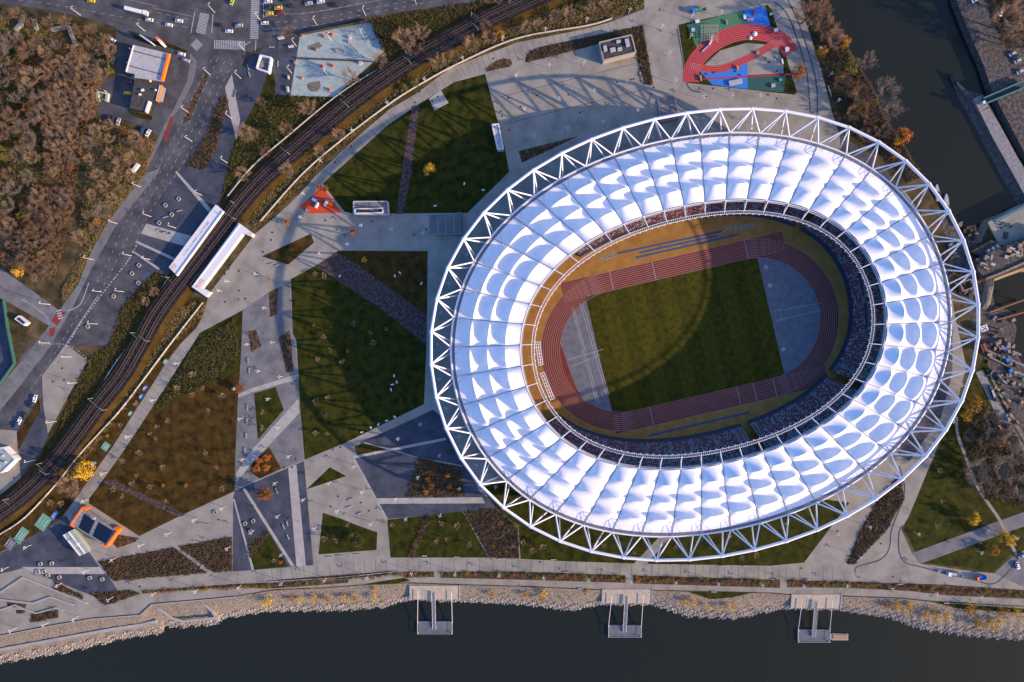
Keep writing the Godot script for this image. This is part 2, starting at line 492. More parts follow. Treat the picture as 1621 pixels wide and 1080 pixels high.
	sheet("trackside_lawn", [584, 30, 768, 0, 880, -40, 820, 0, 747, 28, 644, 88, 618, 98, 606, 82], 0.03, M.lawn_brown)
	sheet("trackside_park_lawn", [1018, -60, 1018, 10, 966, 30, 930, 41, 820, 62, 762, 84, 709, 105, 656, 144, 612, 170, 550, 224, 495, 276, 472, 302, 442, 330, 405, 364, 390, 345, 440, 285, 500, 230, 560, 180, 640, 124, 726, 74, 806, 32, 870, 8], 0.03, M.lawn_brown)
	sheet("trackside_west_lawn", [320, 500, 328, 476, 310, 470, 275, 485, 240, 545, 205, 600, 165, 655, 128, 706, 88, 758, 30, 805, 0, 830, -60, 880, -20, 884, 60, 843, 97, 818, 122, 784, 178, 705, 214, 648, 258, 580, 284, 543, 310, 518], 0.03, M.lawn_brown)

# sloping stone bank from a shoreline down below the water; side +1 puts the slope on the right of the walking direction
func bank_strip(m: Dictionary, top: PackedVector3Array, w: float, side: float) -> void:
	var low := offset_path(top, -w * side)
	var cw := 0
	for i in top.size() - 1:
		var a := top[i]
		var b := top[i + 1]
		var c := low[i + 1]
		var d := low[i]
		c.y = WATER - 1.5
		d.y = WATER - 1.5
		up_quad(m, a, b, c, d)

func build_river() -> void:
	var m := mb()
	add_flat(m, PackedVector3Array([Vector3(-2500, 0, -2500), Vector3(2500, 0, -2500), Vector3(2500, 0, 2500), Vector3(-2500, 0, 2500)]), WATER)
	struct("river_water", m, M.water)
	# stone bank between promenade edge and waterline
	var top := resample(GA(BANK_TOP), 900)
	var wl := resample(GA(WATER_LINE, WATER), 900)
	# pair by x
	m = mb()
	var cols: Array = []
	var x := -330.0
	while x < 330.0:
		cols.append([at_x(top, x), at_x(wl, x)])
		x += 1.5
	for i in cols.size() - 1:
		for k in 7:
			var r := [bank_point(cols[i], k / 6.0), bank_point(cols[i + 1], k / 6.0), bank_point(cols[i + 1], (k + 1) / 6.0), bank_point(cols[i], (k + 1) / 6.0)]
			up_quad(m, r[0], r[1], r[2], r[3])
	struct("river_bank_terrain", m, M.bank)
	# loose stones of the bank
	var sm := stone_mesh(3)
	var mm := MultiMesh.new()
	mm.transform_format = MultiMesh.TRANSFORM_3D
	mm.use_colors = true
	mm.mesh = sm
	var xf: Array = []
	var cl: Array = []
	var r2 := RandomNumberGenerator.new()
	r2.seed = 77
	for i in 15000:
		var c: Array = cols[r2.randi_range(0, cols.size() - 1)]
		var near := r2.randf() < 0.62
		var t := (0.72 + 0.33 * r2.randf()) if near else (0.05 + 0.7 * r2.randf())
		var p := bank_point(c, t)
		p.x += r2.randf_range(-0.75, 0.75)
		if p.x < -120.0 and t < 0.7: continue
		var s := r2.randf_range(0.35, 0.95) if near else r2.randf_range(0.2, 0.55)
		var b := Basis.from_euler(Vector3(r2.randf() * 6.0, r2.randf() * 6.0, r2.randf() * 6.0)).scaled(Vector3(s, s * 0.8, s * 1.1))
		xf.append(Transform3D(b, p + Vector3(0, s * 0.1, 0)))
		var g := r2.randf_range(0.2, 0.42) if near else r2.randf_range(0.1, 0.3)
		cl.append(Color(g * 1.08, g * 0.98, g * 0.84))
	mm.instance_count = xf.size()
	for i in xf.size():
		mm.set_instance_transform(i, xf[i])
		mm.set_instance_color(i, cl[i])
	var mi := MultiMeshInstance3D.new()
	mi.multimesh = mm
	mi.material_override = M.stone
	put(self, mi, "riprap_stones")
	meta(mi, "pale loose stones covering the river bank down to the water", "stones", "", "stuff")
	# pale concrete ledges of the old quay at the western end
	m = mb()
	add_ledge(m, GA([-60, 1040, 0, 1029, 104, 1010, 180, 996, 222, 990, 248, 984], -1.1), 1.8, 0.5)
	add_ledge(m, GA([239, 956, 272, 979, 290, 984, 345, 978], -0.7), 1.4, 0.5)
	add_ledge(m, GA([318, 952, 336, 968, 346, 985], -0.8), 1.6, 0.5)
	struct("quay_ledge_pavement", m, M.concrete_light)
	m = mb()
	add_wall(m, GA([-60, 1018, 0, 1007, 86, 990, 145, 980, 222, 974, 240, 957, 321, 950, 373, 945]), 0.5, -1.0, 0.45)
	var q := obj("quay_wall", m, M.concrete_light)
	meta(q, "low pale concrete parapet along the river promenade edge", "wall")

func add_ledge(m: Dictionary, pts: PackedVector3Array, w: float, h: float) -> void:
	add_wall(m, pts, w, pts[0].y - h, pts[0].y + h * 0.6)

func resample(pts: PackedVector3Array, n: int) -> PackedVector3Array:
	var o := PackedVector3Array()
	var L := 0.0
	for i in pts.size() - 1: L += pts[i].distance_to(pts[i + 1])
	var step := L / (n - 1)
	var acc := 0.0
	var want := 0.0
	for i in pts.size() - 1:
		var d := pts[i].distance_to(pts[i + 1])
		while want <= acc + d and o.size() < n:
			o.append(pts[i].lerp(pts[i + 1], (want - acc) / d))
			want += step
		acc += d
	return o

func at_x(pts: PackedVector3Array, x: float) -> Vector3:
	for i in pts.size() - 1:
		if pts[i].x <= x and pts[i + 1].x > x:
			return pts[i].lerp(pts[i + 1], (x - pts[i].x) / (pts[i + 1].x - pts[i].x))
	return pts[0]

func bank_point(c: Array, t: float) -> Vector3:
	var a: Vector3 = c[0]
	var b: Vector3 = c[1]
	var p := a.lerp(b, t)
	p.y = lerpf(0.0, WATER - 0.1, pow(clampf(t, 0, 1.2), 1.3))
	if t > 1.0: p.y = WATER - 0.1 - (t - 1.0) * 6.0
	p.y += 0.25 * sin(p.x * 0.9 + p.z * 1.7) * t
	return p

# ------------------------------------------------------------------ railway
const RAIL_LINE := [1300, -160, 1100, -96, 960, -46, 865, -8, 800, 20, 721, 60, 633, 110, 555, 166, 491, 220, 426, 277, 384, 322, 326, 397, 259, 485, 228, 538, 197, 592, 161, 638, 124, 688, 86, 737, 41, 781, 0, 812, -60, 850, -300, 1010]
const RAIL_Y := 2.2

func build_railway() -> void:
	var c := smooth_path(RAIL_LINE, 3.0)
	var m := mb()
	add_ribbon(m, c, 11.0, RAIL_Y)
	var l := offset_path(c, 5.5)
	var r := offset_path(c, -5.5)
	var l2 := offset_path(c, 9.0)
	var r2 := offset_path(c, -9.0)
	var gap0 := G(372, 336)
	var gap1 := G(292, 442)
	var mid := (gap0 + gap1) * 0.5
	var rad := gap0.distance_to(gap1) * 0.5
	var slopes := mb()
	for i in c.size() - 1:
		if c[i].distance_to(mid) < rad: continue
		up_quad(slopes, Vector3(l[i].x, RAIL_Y, l[i].z), Vector3(l[i + 1].x, RAIL_Y, l[i + 1].z), Vector3(l2[i + 1].x, 0.03, l2[i + 1].z), Vector3(l2[i].x, 0.03, l2[i].z))
		up_quad(slopes, Vector3(r[i].x, RAIL_Y, r[i].z), Vector3(r[i + 1].x, RAIL_Y, r[i + 1].z), Vector3(r2[i + 1].x, 0.03, r2[i + 1].z), Vector3(r2[i].x, 0.03, r2[i].z))
	struct("railway_bed_terrain", m, M.ballast)
	struct("railway_embankment_terrain", slopes, M.lawn_brown)
	# two tracks of sleepers and rails
	for t in 2:
		var off := -2.3 if t == 0 else 2.3
		var tk := thing("railway_track", "railway track with dark rails curving past the park, " + ["nearer the car-lined boulevard", "nearer the park fence"][t], "railway track")
		var cl := offset_path(c, off)
		for s in [-0.75, 0.75]:
			m = mb()
			var rl := offset_path(cl, s)
			for i in rl.size(): rl[i].y = RAIL_Y + 0.32
			add_path_tube(m, rl, 0.09, 4)
			obj("rail", m, M.rail, tk)
		m = mb()
		var sl := resample(cl, 1100)
		for i in sl.size() - 1:
			var d := (sl[i + 1] - sl[i]).normalized()
			var cc := sl[i]
			cc.y = RAIL_Y + 0.1
			if absf(cc.x) > 330.0 or cc.z < -235.0: continue
			add_obox(m, cc, d * 0.13, Vector3(0, 0.1, 0), Vector3(-d.z, 0, d.x) * 1.3)
		var so := obj("sleepers", m, M.mulch, tk)
		so.set_meta("kind", "stuff")
	# bridge over the forecourt with two wide white parapets
	var br := thing("railway_bridge", "white walled railway bridge crossing over the entrance plaza", "bridge")
	m = mb()
	var deck := PackedVector3Array()
	for p in [G(360, 330), G(378, 350), G(303, 452), G(280, 436)]: deck.append(p)
	add_prism(m, deck, 1.2, RAIL_Y - 0.05)
	obj("deck", m, M.tier, br)
	m = mb()
	add_prism(m, GA([341, 324, 354, 335, 280, 437, 267, 423], 3.6), 0.02, 3.6)
	var lp := obj("parapet", m, M.white, br)
	lp.set_meta("label", "parapet carrying dark lettering")
	m = mb()
	add_wall(m, GA([353.0, 334.5, 279.2, 436.2], 3.6), 0.5, 3.6, 4.1)
	obj("coping", m, M.white, lp)
	m = mb()
	add_prism(m, GA([377, 353, 400, 370, 398, 375, 384.6, 369, 319, 456, 332.6, 463, 326, 470, 303, 454], 3.6), 0.02, 3.6)
	var rp := obj("parapet", m, M.white, br)
	m = mb()
	add_wall(m, GA([379.5, 355.5, 306, 452.5], 3.6), 0.6, 3.62, 3.95)
	obj("coping", m, M.white, rp)
	var paint := mottled([[0.6, 0.56, 0.54], [0.56, 0.4, 0.35], [0.5, 0.28, 0.24]], 20.0, 8.0, 107, 4, 0.9, 256)
	for fp in [[[306, 454, 316, 440, 323, 444, 314, 457], rp], [[393, 366, 399.5, 370.5, 398, 374.5, 390, 370], rp], [[268.5, 424, 275, 416, 280, 421, 274, 430], lp]]:
		var col := mb()
		add_flat(col, GA(fp[0], 3.6), 3.608)
		obj("faded_paint", col, paint, fp[1])
	# two rows of small dark capitals, too worn to read, along the road-side parapet
	var lr := RandomNumberGenerator.new()
	lr.seed = 41
	for row in [[291, 404, 315, 372, 13], [316.5, 371, 331, 351, 9]]:
		var l0 := G(row[0] - 1.0, row[1], 3.6)
		var l1 := G(row[2] - 1.0, row[3], 3.6)
		var ld := (l1 - l0).normalized()
		var ls := Vector3(-ld.z, 0, ld.x)
		for i in row[4]:
			var lc: Vector3 = l0.lerp(l1, (i + 0.5) / row[4]) + Vector3(0, 0.01, 0)
			var lm := mb()
			add_obox(lm, lc - ld * 0.3, ld * 0.09, Vector3(0, 0.01, 0), ls * 0.62)
			if lr.randf() < 0.6: add_obox(lm, lc + ld * 0.28, ld * 0.09, Vector3(0, 0.012, 0), ls * 0.6)
			if lr.randf() < 0.7: add_obox(lm, lc + ls * [-0.5, 0.0, 0.5][lr.randi_range(0, 2)], ld * 0.36, Vector3(0, 0.014, 0), ls * 0.1)
			obj("letter", lm, M.dark_blue, lp)
	# fences beside the line
	var fences := [
		["pale noise fence beside the railway, on the side of the boulevard and ball court", [960, -50, 820, 5, 747, 28.5, 644, 88, 618, 100, 537, 150, 444, 226, 400, 264, 362, 310]],
		["pale noise fence beside the railway, below the bridge on the road side", [270, 440, 257, 457, 207, 542, 181, 579, 150, 628, 104, 690, 70, 732, 0, 807, -60, 850]],
		["white kerb fence beside the curved park path north of the bridge", [968, 30, 930, 41, 820, 61, 732, 98, 672, 130, 615, 166, 530, 231, 475, 280, 413, 350]],
		["white kerb fence between railway and park path south of the bridge", [321, 480, 270, 545, 225, 605, 187, 654, 130, 716, 88, 768, 39, 820, 0, 846]]]
	for i in fences.size():
		var f := thing("railway_fence", fences[i][0], "fence")
		var p := smooth_path(fences[i][1], 6.0)
		m = mb()
		add_wall(m, p, 0.45, 0.0, 1.3)
		obj("panel", m, M.fence, f)
		var pm := mb()
		add_box(pm, Vector3(0, 0.8, 0), Vector3(0.6, 1.6, 0.6))
		var pmesh := mesh_of(pm)
		for k in range(0, p.size(), 2):
			var o := inst("post", pmesh, M.fence, f)
			o.position = p[k]
	# overhead line masts
	var mp := mb()
	add_tube(mp, Vector3.ZERO, Vector3(0, 7.5, 0), 0.2, 0.14, 6)
	var pole := mesh_of(mp)
	mp = mb()
	add_tube(mp, Vector3(0, 6.9, 0), Vector3(5.2, 7.1, 0), 0.1, 0.08, 5)
	add_tube(mp, Vector3(0, 5.9, 0), Vector3(3.0, 7.0, 0), 0.06, 0.06, 4)
	var arm := mesh_of(mp)
	var spots := [[747, 28, 1], [757, 52, -1], [644, 88, 1], [652, 105, -1], [540, 152, 1], [553, 172, -1], [444, 226, 1], [460, 246, -1], [372, 322, 1], [375, 348, -1], [270, 440, 1], [216, 527, 1], [240, 540, -1], [150, 630, 1], [172, 648, -1], [70, 732, 1], [84, 748, -1], [18, 788, 1], [806, 8, 1]]
	for s in spots:
		var at := G(s[0], s[1])
		var o := thing("overhead_line_mast", "slim mast of the overhead line beside the railway tracks", "mast", at, (0.9 if s[2] > 0 else 0.9 + PI) - PI * 0.5, "overhead line masts along the railway")
		inst("pole", pole, M.mast, o)
		inst("arm", arm, M.mast, o)

# ------------------------------------------------------------------ stadium
const TILT := 13.1
var AX1 := Vector3.ZERO
var AX2 := Vector3.ZERO
var CEN := Vector3.ZERO

func loc(a: float, b: float, y: float) -> Vector3:
	return CEN + AX1 * a + AX2 * b + Vector3(0, y, 0)

func oval(th: float, a: float, b: float, eps: float, y: float, shift := 0.0) -> Vector3:
	var f := 1.0 - eps * cos(4.0 * th)
	return loc(a * cos(th) * f, b * sin(th) * f + shift, y)

# n parameters equally spaced along the oval, starting at `first` spacings from the long axis
func spaced(n: int, first: float, a: float, b: float, eps: float) -> PackedFloat32Array:
	var N := 2880
	var acc := PackedFloat32Array()
	var L := 0.0
	var prev := oval(0, a, b, eps, 0)
	acc.append(0.0)
	for i in range(1, N + 1):
		var p := oval(TAU * i / N, a, b, eps, 0)
		L += p.distance_to(prev)
		prev = p
		acc.append(L)
	var out := PackedFloat32Array()
	var j := 0
	for k in n + 1:
		var want := L * (k + first) / n
		var wrap := 0.0
		if want > L:
			want -= L
			wrap = TAU
			if j > N / 2: j = 0
		while j < N - 1 and acc[j + 1] < want: j += 1
		out.append(wrap + TAU * (j + (want - acc[j]) / maxf(0.0001, acc[j + 1] - acc[j])) / N)
	return out

const H_OUT := 31.0
const H_EDGE := 23.5
const H_IN := 28.5
const H_RING := 28.0
const H_LOW := 11.0
const NB := 48

func arch_shape(v: float) -> float:
	var a := [0.0, 0.22, 0.49, 0.76]
	if v < 0.22:
		var s0 := v / 0.22
		return 0.2 + 0.8 * s0 * (0.3 + 0.7 * s0)
	for i in [1, 2]:
		if v <= a[i + 1]:
			var s: float = (v - a[i]) / (a[i + 1] - a[i])
			var q := 2.0 * s - 1.0
			return 0.1 + 0.9 * pow(absf(q), 2.2)
	var e := clampf((v - 0.76) / 0.15, 0.0, 1.0)
	return (1.0 - e) * (1.0 - e) * (1.0 + 0.4 * e)

func build_stadium() -> void:
	var ta := deg_to_rad(TILT)
	AX1 = Vector3(cos(ta), 0, -sin(ta))
	AX2 = Vector3(sin(ta), 0, cos(ta))
	CEN = G(1092.3, 530.3)
	var k_out := S * (H - H_OUT) / H
	var k_edge := S * (H - H_EDGE) / H
	var k_in := S * (H - H_IN) / H
	var k_ring := S * (H - H_RING) / H
	var oa := 441.8 * k_out
	var ob := 354.3 * k_out
	var ea := 403.0 * k_edge
	var eb := 316.0 * k_edge
	var ia := 298.5 * k_in
	var ib := 210.1 * k_in
	var ra := 276.5 * k_ring
	var rb := 188.5 * k_ring
	var st := thing("stadium", "oval athletics stadium with white scalloped membrane roof and outer truss ring", "stadium", Vector3.ZERO)
	var t_out := spaced(NB, 0.0, oa, ob, 0.011)
	var t_edge := spaced(NB, 0.5, ea, eb, 0.011)
	var t_in := spaced(NB, 0.5, ia, ib, 0.016)
	var t_ring := spaced(NB, 0.5, ra, rb, 0.016)
	# outer ring, truss members
	for k in NB:
		var p0 := oval(t_out[k], oa, ob, 0.011, H_OUT)
		var p1 := oval(t_out[k + 1], oa, ob, 0.011, H_OUT)
		var m := mb()
		add_tube(m, p0, p1, 0.85, 0.85, 10)
		obj("ring_tube", m, M.steel_white, st)
		m = mb()
		var dirn := (p1 - p0).normalized()
		add_tube(m, p0 - dirn * 0.8, p0 + dirn * 0.8, 1.0, 1.0, 10, true)
		obj("ring_node", m, M.steel_white, st)
		var km := (k + NB - 1) % NB
		for j in [km, k]:
			var e := oval(t_edge[j], ea, eb, 0.011, H_EDGE)
			m = mb()
			add_tube(m, p0, e, 0.42, 0.42, 8)
			obj("truss_diagonal", m, M.steel_white, st)
			var lo := oval(t_edge[j], ea - 5.5, eb - 5.5, 0.011, H_LOW)
			m = mb()
			add_tube(m, p0, lo, 0.42, 0.42, 8)
			obj("truss_strut", m, M.steel_white, st)
	# roof edge beam and walkway
	for k in NB:
		var m := mb()
		var w := mb()
		var l := mb()
		for s in 3:
			var a0 := lerpf(t_edge[k], t_edge[k + 1], s / 3.0)
			var a1 := lerpf(t_edge[k], t_edge[k + 1], (s + 1) / 3.0)
			add_tube(m, oval(a0, ea, eb, 0.011, H_EDGE), oval(a1, ea, eb, 0.011, H_EDGE), 0.6, 0.6, 8)
			up_quad(w, oval(a0, ea - 0.7, eb - 0.7, 0.011, H_EDGE + 0.25), oval(a1, ea - 0.7, eb - 0.7, 0.011, H_EDGE + 0.25), oval(a1, ea - 2.0, eb - 2.0, 0.011, H_EDGE + 0.25), oval(a0, ea - 2.0, eb - 2.0, 0.011, H_EDGE + 0.25))
			for q in [0.75, 1.95]:
				add_tube(w, oval(a0, ea - q, eb - q, 0.011, H_EDGE + 1.2), oval(a1, ea - q, eb - q, 0.011, H_EDGE + 1.2), 0.06, 0.06, 4)
			add_tube(l, oval(a0, ea - 5.5, eb - 5.5, 0.011, H_LOW), oval(a1, ea - 5.5, eb - 5.5, 0.011, H_LOW), 0.7, 0.7, 8)
		obj("edge_beam", m, M.steel_white, st)
		obj("walkway", w, M.catwalk, st)
		obj("lower_beam", l, M.steel_white, st)
	# membrane bays
	for k in NB:
		var m := mb()
		var NU := 14
		var vs := PackedFloat32Array()
		for seg in [[0.0, 0.22, 9], [0.22, 0.49, 12], [0.49, 0.76, 12], [0.76, 1.0, 12]]:
			for j in seg[2]: vs.append(lerpf(seg[0], seg[1], float(j) / seg[2]))
		vs.append(1.0)
		var grid: Array = []
		for v in vs:
			var row := PackedVector3Array()
			for i in NU + 1:
				var u := float(i) / NU
				var pin := oval(lerpf(t_in[k], t_in[k + 1], u), ia, ib, 0.016, 0)
				var pout := oval(lerpf(t_edge[k], t_edge[k + 1], u), ea - 2.2, eb - 2.2, 0.011, 0)
				var p := pin.lerp(pout, v)
				p.y = membrane_y(u, v, pin.distance_to(pout))
				row.append(p)
			grid.append(row)
		add_grid(m, grid, [9, 21, 33])
		obj("membrane_panel", m, M.membrane, st)
	# valley cables, strut heads, inner struts
	for k in NB:
		var pin := oval(t_in[k], ia, ib, 0.016, 0)
		var pout := oval(t_edge[k], ea - 2.2, eb - 2.2, 0.011, 0)
		var m := mb()
		var last := Vector3.ZERO
		for s in 13:
			var v := s / 12.0
			var p := pin.lerp(pout, v)
			p.y = membrane_y(0.0, v, 37.0) + 0.18
			if s > 0: add_tube(m, last, p, 0.13, 0.13, 5)
			last = p
		obj("valley_cable", m, M.cable, st)
		m = mb()
		var hd := pin.lerp(pout, 0.85)
		hd.y = membrane_y(0.0, 0.85, 37.0)
		add_tube(m, hd, hd + Vector3(0, 2.2, 0), 0.3, 0.25, 6, true)
		add_tube(m, hd + Vector3(0, 2.0, 0), oval(t_edge[k], ea, eb, 0.011, H_EDGE + 0.4), 0.11, 0.11, 5)
		for dk in [-0.28, 0.28]:
			var pe := oval(t_edge[k] + dk * 0.15, ea - 1.0, eb - 1.0, 0.011, H_EDGE + 0.4)
			add_tube(m, hd + Vector3(0, 1.8, 0), pe, 0.08, 0.08, 4)
		obj("strut_head", m, M.steel_grey, st)
		m = mb()
		var rp := oval(t_ring[k], ra, rb, 0.016, H_RING)
		var ip := oval(t_in[k], ia, ib, 0.016, H_IN)
		add_tube(m, ip, rp, 0.24, 0.24, 6)
		add_tube(m, ip + Vector3(0, -3.5, 0), rp, 0.12, 0.12, 5)
		obj("inner_strut", m, M.steel_white, st)
		var a1 := k + 1
		var im := mb()
		var cm := mb()
		var em := mb()
		for s in 3:
			var b0 := lerpf(t_ring[k], t_ring[a1], s / 3.0)
			var b1 := lerpf(t_ring[k], t_ring[a1], (s + 1) / 3.0)
			for q in [-0.7, 0.9]:
				add_tube(im, oval(b0, ra + q, rb + q, 0.016, H_RING), oval(b1, ra + q, rb + q, 0.016, H_RING), 0.15, 0.15, 6)
			for g in 3:
				var bg := lerpf(b0, b1, g / 3.0)
				add_tube(im, oval(bg, ra - 0.7, rb - 0.7, 0.016, H_RING + 0.1), oval(bg, ra + 0.9, rb + 0.9, 0.016, H_RING + 0.1), 0.09, 0.09, 4)
				add_tube(im, oval(bg, ra + 0.9, rb + 0.9, 0.016, H_RING - 0.1), oval(bg, ra + 0.9, rb + 0.9, 0.016, H_RING + 1.9), 0.06, 0.04, 4)
			var bm := (b0 + b1) * 0.5
			var fm := mb()
			add_box(fm, oval(bm, ra - 1.1, rb - 1.1, 0.016, H_RING - 0.2), Vector3(0.45, 0.4, 0.45), bm)
			obj("floodlight", fm, M.steel_white, st)
			var c0 := lerpf(t_in[k], t_in[a1], s / 3.0)
			var c1 := lerpf(t_in[k], t_in[a1], (s + 1) / 3.0)
			add_tube(em, oval(c0, ia - 0.5, ib - 0.5, 0.016, H_IN + 0.2), oval(c1, ia - 0.5, ib - 0.5, 0.016, H_IN + 0.2), 0.22, 0.22, 6)
			up_quad(cm, oval(c0, ia - 1.6, ib - 1.6, 0.016, H_IN - 0.4), oval(c1, ia - 1.6, ib - 1.6, 0.016, H_IN - 0.4), oval(c1, ia - 0.3, ib - 0.3, 0.016, H_IN - 0.4), oval(c0, ia - 0.3, ib - 0.3, 0.016, H_IN - 0.4))
		obj("inner_ring_tube", im, M.steel_white, st)
		obj("membrane_edge_tube", em, M.steel_white, st)
		obj("inner_walkway", cm, M.steel_grey, st)
	# facade wall and terrace
	var wl := mb()
	for k in 96:
		var t0 := TAU * k / 96
		var t1 := TAU * (k + 1) / 96
		quad(wl, oval(t0, ea - 12, eb - 12, 0.011, 0.0), oval(t0, ea - 12, eb - 12, 0.011, H_EDGE - 1.0), oval(t1, ea - 12, eb - 12, 0.011, H_EDGE - 1.0), oval(t1, ea - 12, eb - 12, 0.011, 0.0))
	obj("facade", wl, M.dark_blue, st)
	var fl := mb()
	add_ring(fl, ea + 1.5, eb + 1.5, ea - 12, eb - 12, 0.07)
	obj("terrace", fl, M.concrete, st)
	# spectator stands: gaps in the lower stand are openings
	build_stands(st)
	# two screens hang on the inner ring
	for s in [[1362, 431, 1369, 467, "dark video screen on the inner ring, upper one of two"], [1372, 480, 1374, 518, "dark video screen on the inner ring, lower one of two"]]:
		var a := G(s[0], s[1], 22.0)
		var b := G(s[2], s[3], 22.0)
		var m := mb()
		var d := b - a
		var n := Vector3(d.z, 0, -d.x).normalized()
		add_obox(m, (a + b) * 0.5, d * 0.5, Vector3(0, 3.2, 0) + n * -1.0, n * 0.5)
		var so := obj("video_screen", m, M.dark_blue, st)
		so.set_meta("label", s[4])
	for s in [[851, 541, 856, 578], [858, 590, 874, 632]]:
		var a := G(s[0], s[1], 26.0)
		var b := G(s[2], s[3], 26.0)
		var m := mb()
		var d := b - a
		var n := Vector3(-d.z, 0, d.x).normalized()
		for i in 9:
			for q in [-1.2, 0.0, 1.2]:
				add_box(m, a.lerp(b, i / 8.0) + n * q, Vector3(0.25, 4.0, 0.25))
		for q in [-1.2, 0.0, 1.2]:
			for y in [-2.0, 0.0, 2.0]:
				add_tube(m, a + n * q + Vector3(0, y, 0), b + n * q + Vector3(0, y, 0), 0.16, 0.16, 5)
		for i in 9:
			add_tube(m, a.lerp(b, i / 8.0) + n * 1.2 + Vector3(0, 2, 0), a.lerp(b, i / 8.0) - n * 1.2 + Vector3(0, 2, 0), 0.12, 0.12, 4)
		obj("lighting_frame", m, M.steel_white, st)

func add_ring(m: Dictionary, a1: float, b1: float, a0: float, b0: float, y: float) -> void:
	for k in 96:
		var t0 := TAU * k / 96
		var t1 := TAU * (k + 1) / 96
		up_quad(m, oval(t0, a1, b1, 0.011, y), oval(t1, a1, b1, 0.011, y), oval(t1, a0, b0, 0.011, y), oval(t0, a0, b0, 0.011, y))

func membrane_y(u: float, v: float, _len: float) -> float:
	var base := lerpf(H_IN, H_EDGE + 0.5, v)
	var q := 2.0 * u - 1.0
	var rise := lerpf(4.0, 4.8, v)
	return base + rise * (1.0 - pow(absf(q), 2.3)) * arch_shape(v) - 0.25 * sin(PI * v)

func add_grid(m: Dictionary, g: Array, crease: Array) -> void:
	# smooth everywhere but across the arch rows, where the membrane is creased
	var st := SurfaceTool.new()
	st.begin(Mesh.PRIMITIVE_TRIANGLES)
	var group := 1
	for j in g.size() - 1:
		if j in crease: group += 1
		st.set_smooth_group(group)
		var r0: PackedVector3Array = g[j]
		var r1: PackedVector3Array = g[j + 1]
		var q := mb()
		for i in r0.size() - 1:
			up_quad(q, r0[i], r0[i + 1], r1[i + 1], r1[i])
		for v in q.v: st.add_vertex(v)
	st.generate_normals()
	var arr := st.commit_to_arrays()
	m.v = arr[Mesh.ARRAY_VERTEX]
	m.n = arr[Mesh.ARRAY_NORMAL]

# [from, to] in degrees of the oval where the lower stand is interrupted
const GAPS := [[41.0, 44.0], [76.5, 80.5], [318.0, 321.5], [150.0, 238.0]]

func in_gap(deg: float) -> bool:
	for g in GAPS:
		if deg > g[0] and deg < g[1]: return true
	return false

func stand(th: float, out: float, y: float) -> Vector3:
	return oval(th, 98.5 + out, 64.5 + out, 0.02, y, -4.5)

func build_stands(st: Node3D) -> void:
	var rows := 22
	var conc := mb()
	var wall := mb()
	var N := 360
	for k in N:
		var t0 := TAU * k / N
		var t1 := TAU * (k + 1) / N
		if in_gap(360.0 * (k + 0.5) / N): continue
		wall_seg(wall, t0, t1)
		for r in rows:
			var o0 := 1.5 + r * 0.85
			var y := 2.0 + r * 0.5
			up_quad(conc, stand(t0, o0, y), stand(t1, o0, y), stand(t1, o0 + 0.85, y), stand(t0, o0 + 0.85, y))
			quad(conc, stand(t0, o0, y - 0.5), stand(t0, o0, y), stand(t1, o0, y), stand(t1, o0, y - 0.5))
	obj("stand_tiers", conc, M.tier, st)
	obj("stand_front_wall", wall, M.dark_blue, st)
	# tips of the open ends
	var sm := mb()
	add_box(sm, Vector3(0, 0.22, 0), Vector3(0.42, 0.1, 0.4))
	add_box(sm, Vector3(0, 0.5, 0.22), Vector3(0.42, 0.5, 0.08))
	var mm := MultiMesh.new()
	mm.transform_format = MultiMesh.TRANSFORM_3D
	mm.use_colors = true
	mm.mesh = mesh_of(sm)
	var r2 := RandomNumberGenerator.new()
	r2.seed = 5
	var xf: Array = []
	var cl: Array = []
	var noise := FastNoiseLite.new()
	noise.seed = 9
	noise.frequency = 0.06
	for r in rows:
		var o := 1.5 + r * 0.85 + 0.5
		var y := 2.0 + r * 0.5
		var th := 0.0
		while th < TAU:
			var p := stand(th, o, y)
			var q := stand(th + 0.004, o, y)
			var step := 0.55 / maxf(1.0, p.distance_to(q)) * 0.004 * 1.0
			step = 0.55 * 0.004 / p.distance_to(q)
			var dg := rad_to_deg(th)
			if not in_gap(dg) and fmod(dg, 7.5) > 0.9:
				var d := (q - p).normalized()
				var back := Vector3(-d.z, 0, d.x)
				if back.dot(p - CEN) < 0.0: back = -back
				xf.append(Transform3D(Basis(d, Vector3.UP, back), p))
				var f := float(r) / rows + 0.35 * noise.get_noise_2d(p.x, p.z)
				var z := r2.randf()
				var c := Color(0.2, 0.035, 0.04)
				if f < 0.38:
					c = Color(0.21, 0.035, 0.04) if z < 0.72 else (Color(0.44, 0.42, 0.43) if z < 0.92 else Color(0.06, 0.05, 0.055))
				elif f < 0.62:
					c = Color(0.19, 0.035, 0.04) if z < 0.4 else (Color(0.44, 0.42, 0.43) if z < 0.7 else Color(0.09, 0.09, 0.1))
				else:
					c = Color(0.14, 0.04, 0.045) if z < 0.1 else (Color(0.44, 0.43, 0.44) if z < 0.5 else Color(0.1, 0.1, 0.115))
				cl.append(c)
			th += step
	mm.instance_count = xf.size()
	for i in xf.size():
		mm.set_instance_transform(i, xf[i])
		mm.set_instance_color(i, cl[i])
	var mi := MultiMeshInstance3D.new()
	mi.multimesh = mm
	mi.material_override = M.tint
	put(st, mi, "seats")
	mi.set_meta("kind", "stuff")

func wall_seg(m: Dictionary, t0: float, t1: float) -> void:
	var y := 2.3
	quad(m, stand(t0, 0, 0.0), stand(t0, 0, y), stand(t1, 0, y), stand(t1, 0, 0.0))
	up_quad(m, stand(t0, 0, y), stand(t1, 0, y), stand(t1, 1.5, y), stand(t0, 1.5, y))
	quad(m, stand(t1, 1.5, 1.5), stand(t1, 1.5, y), stand(t0, 1.5, y), stand(t0, 1.5, 1.5))

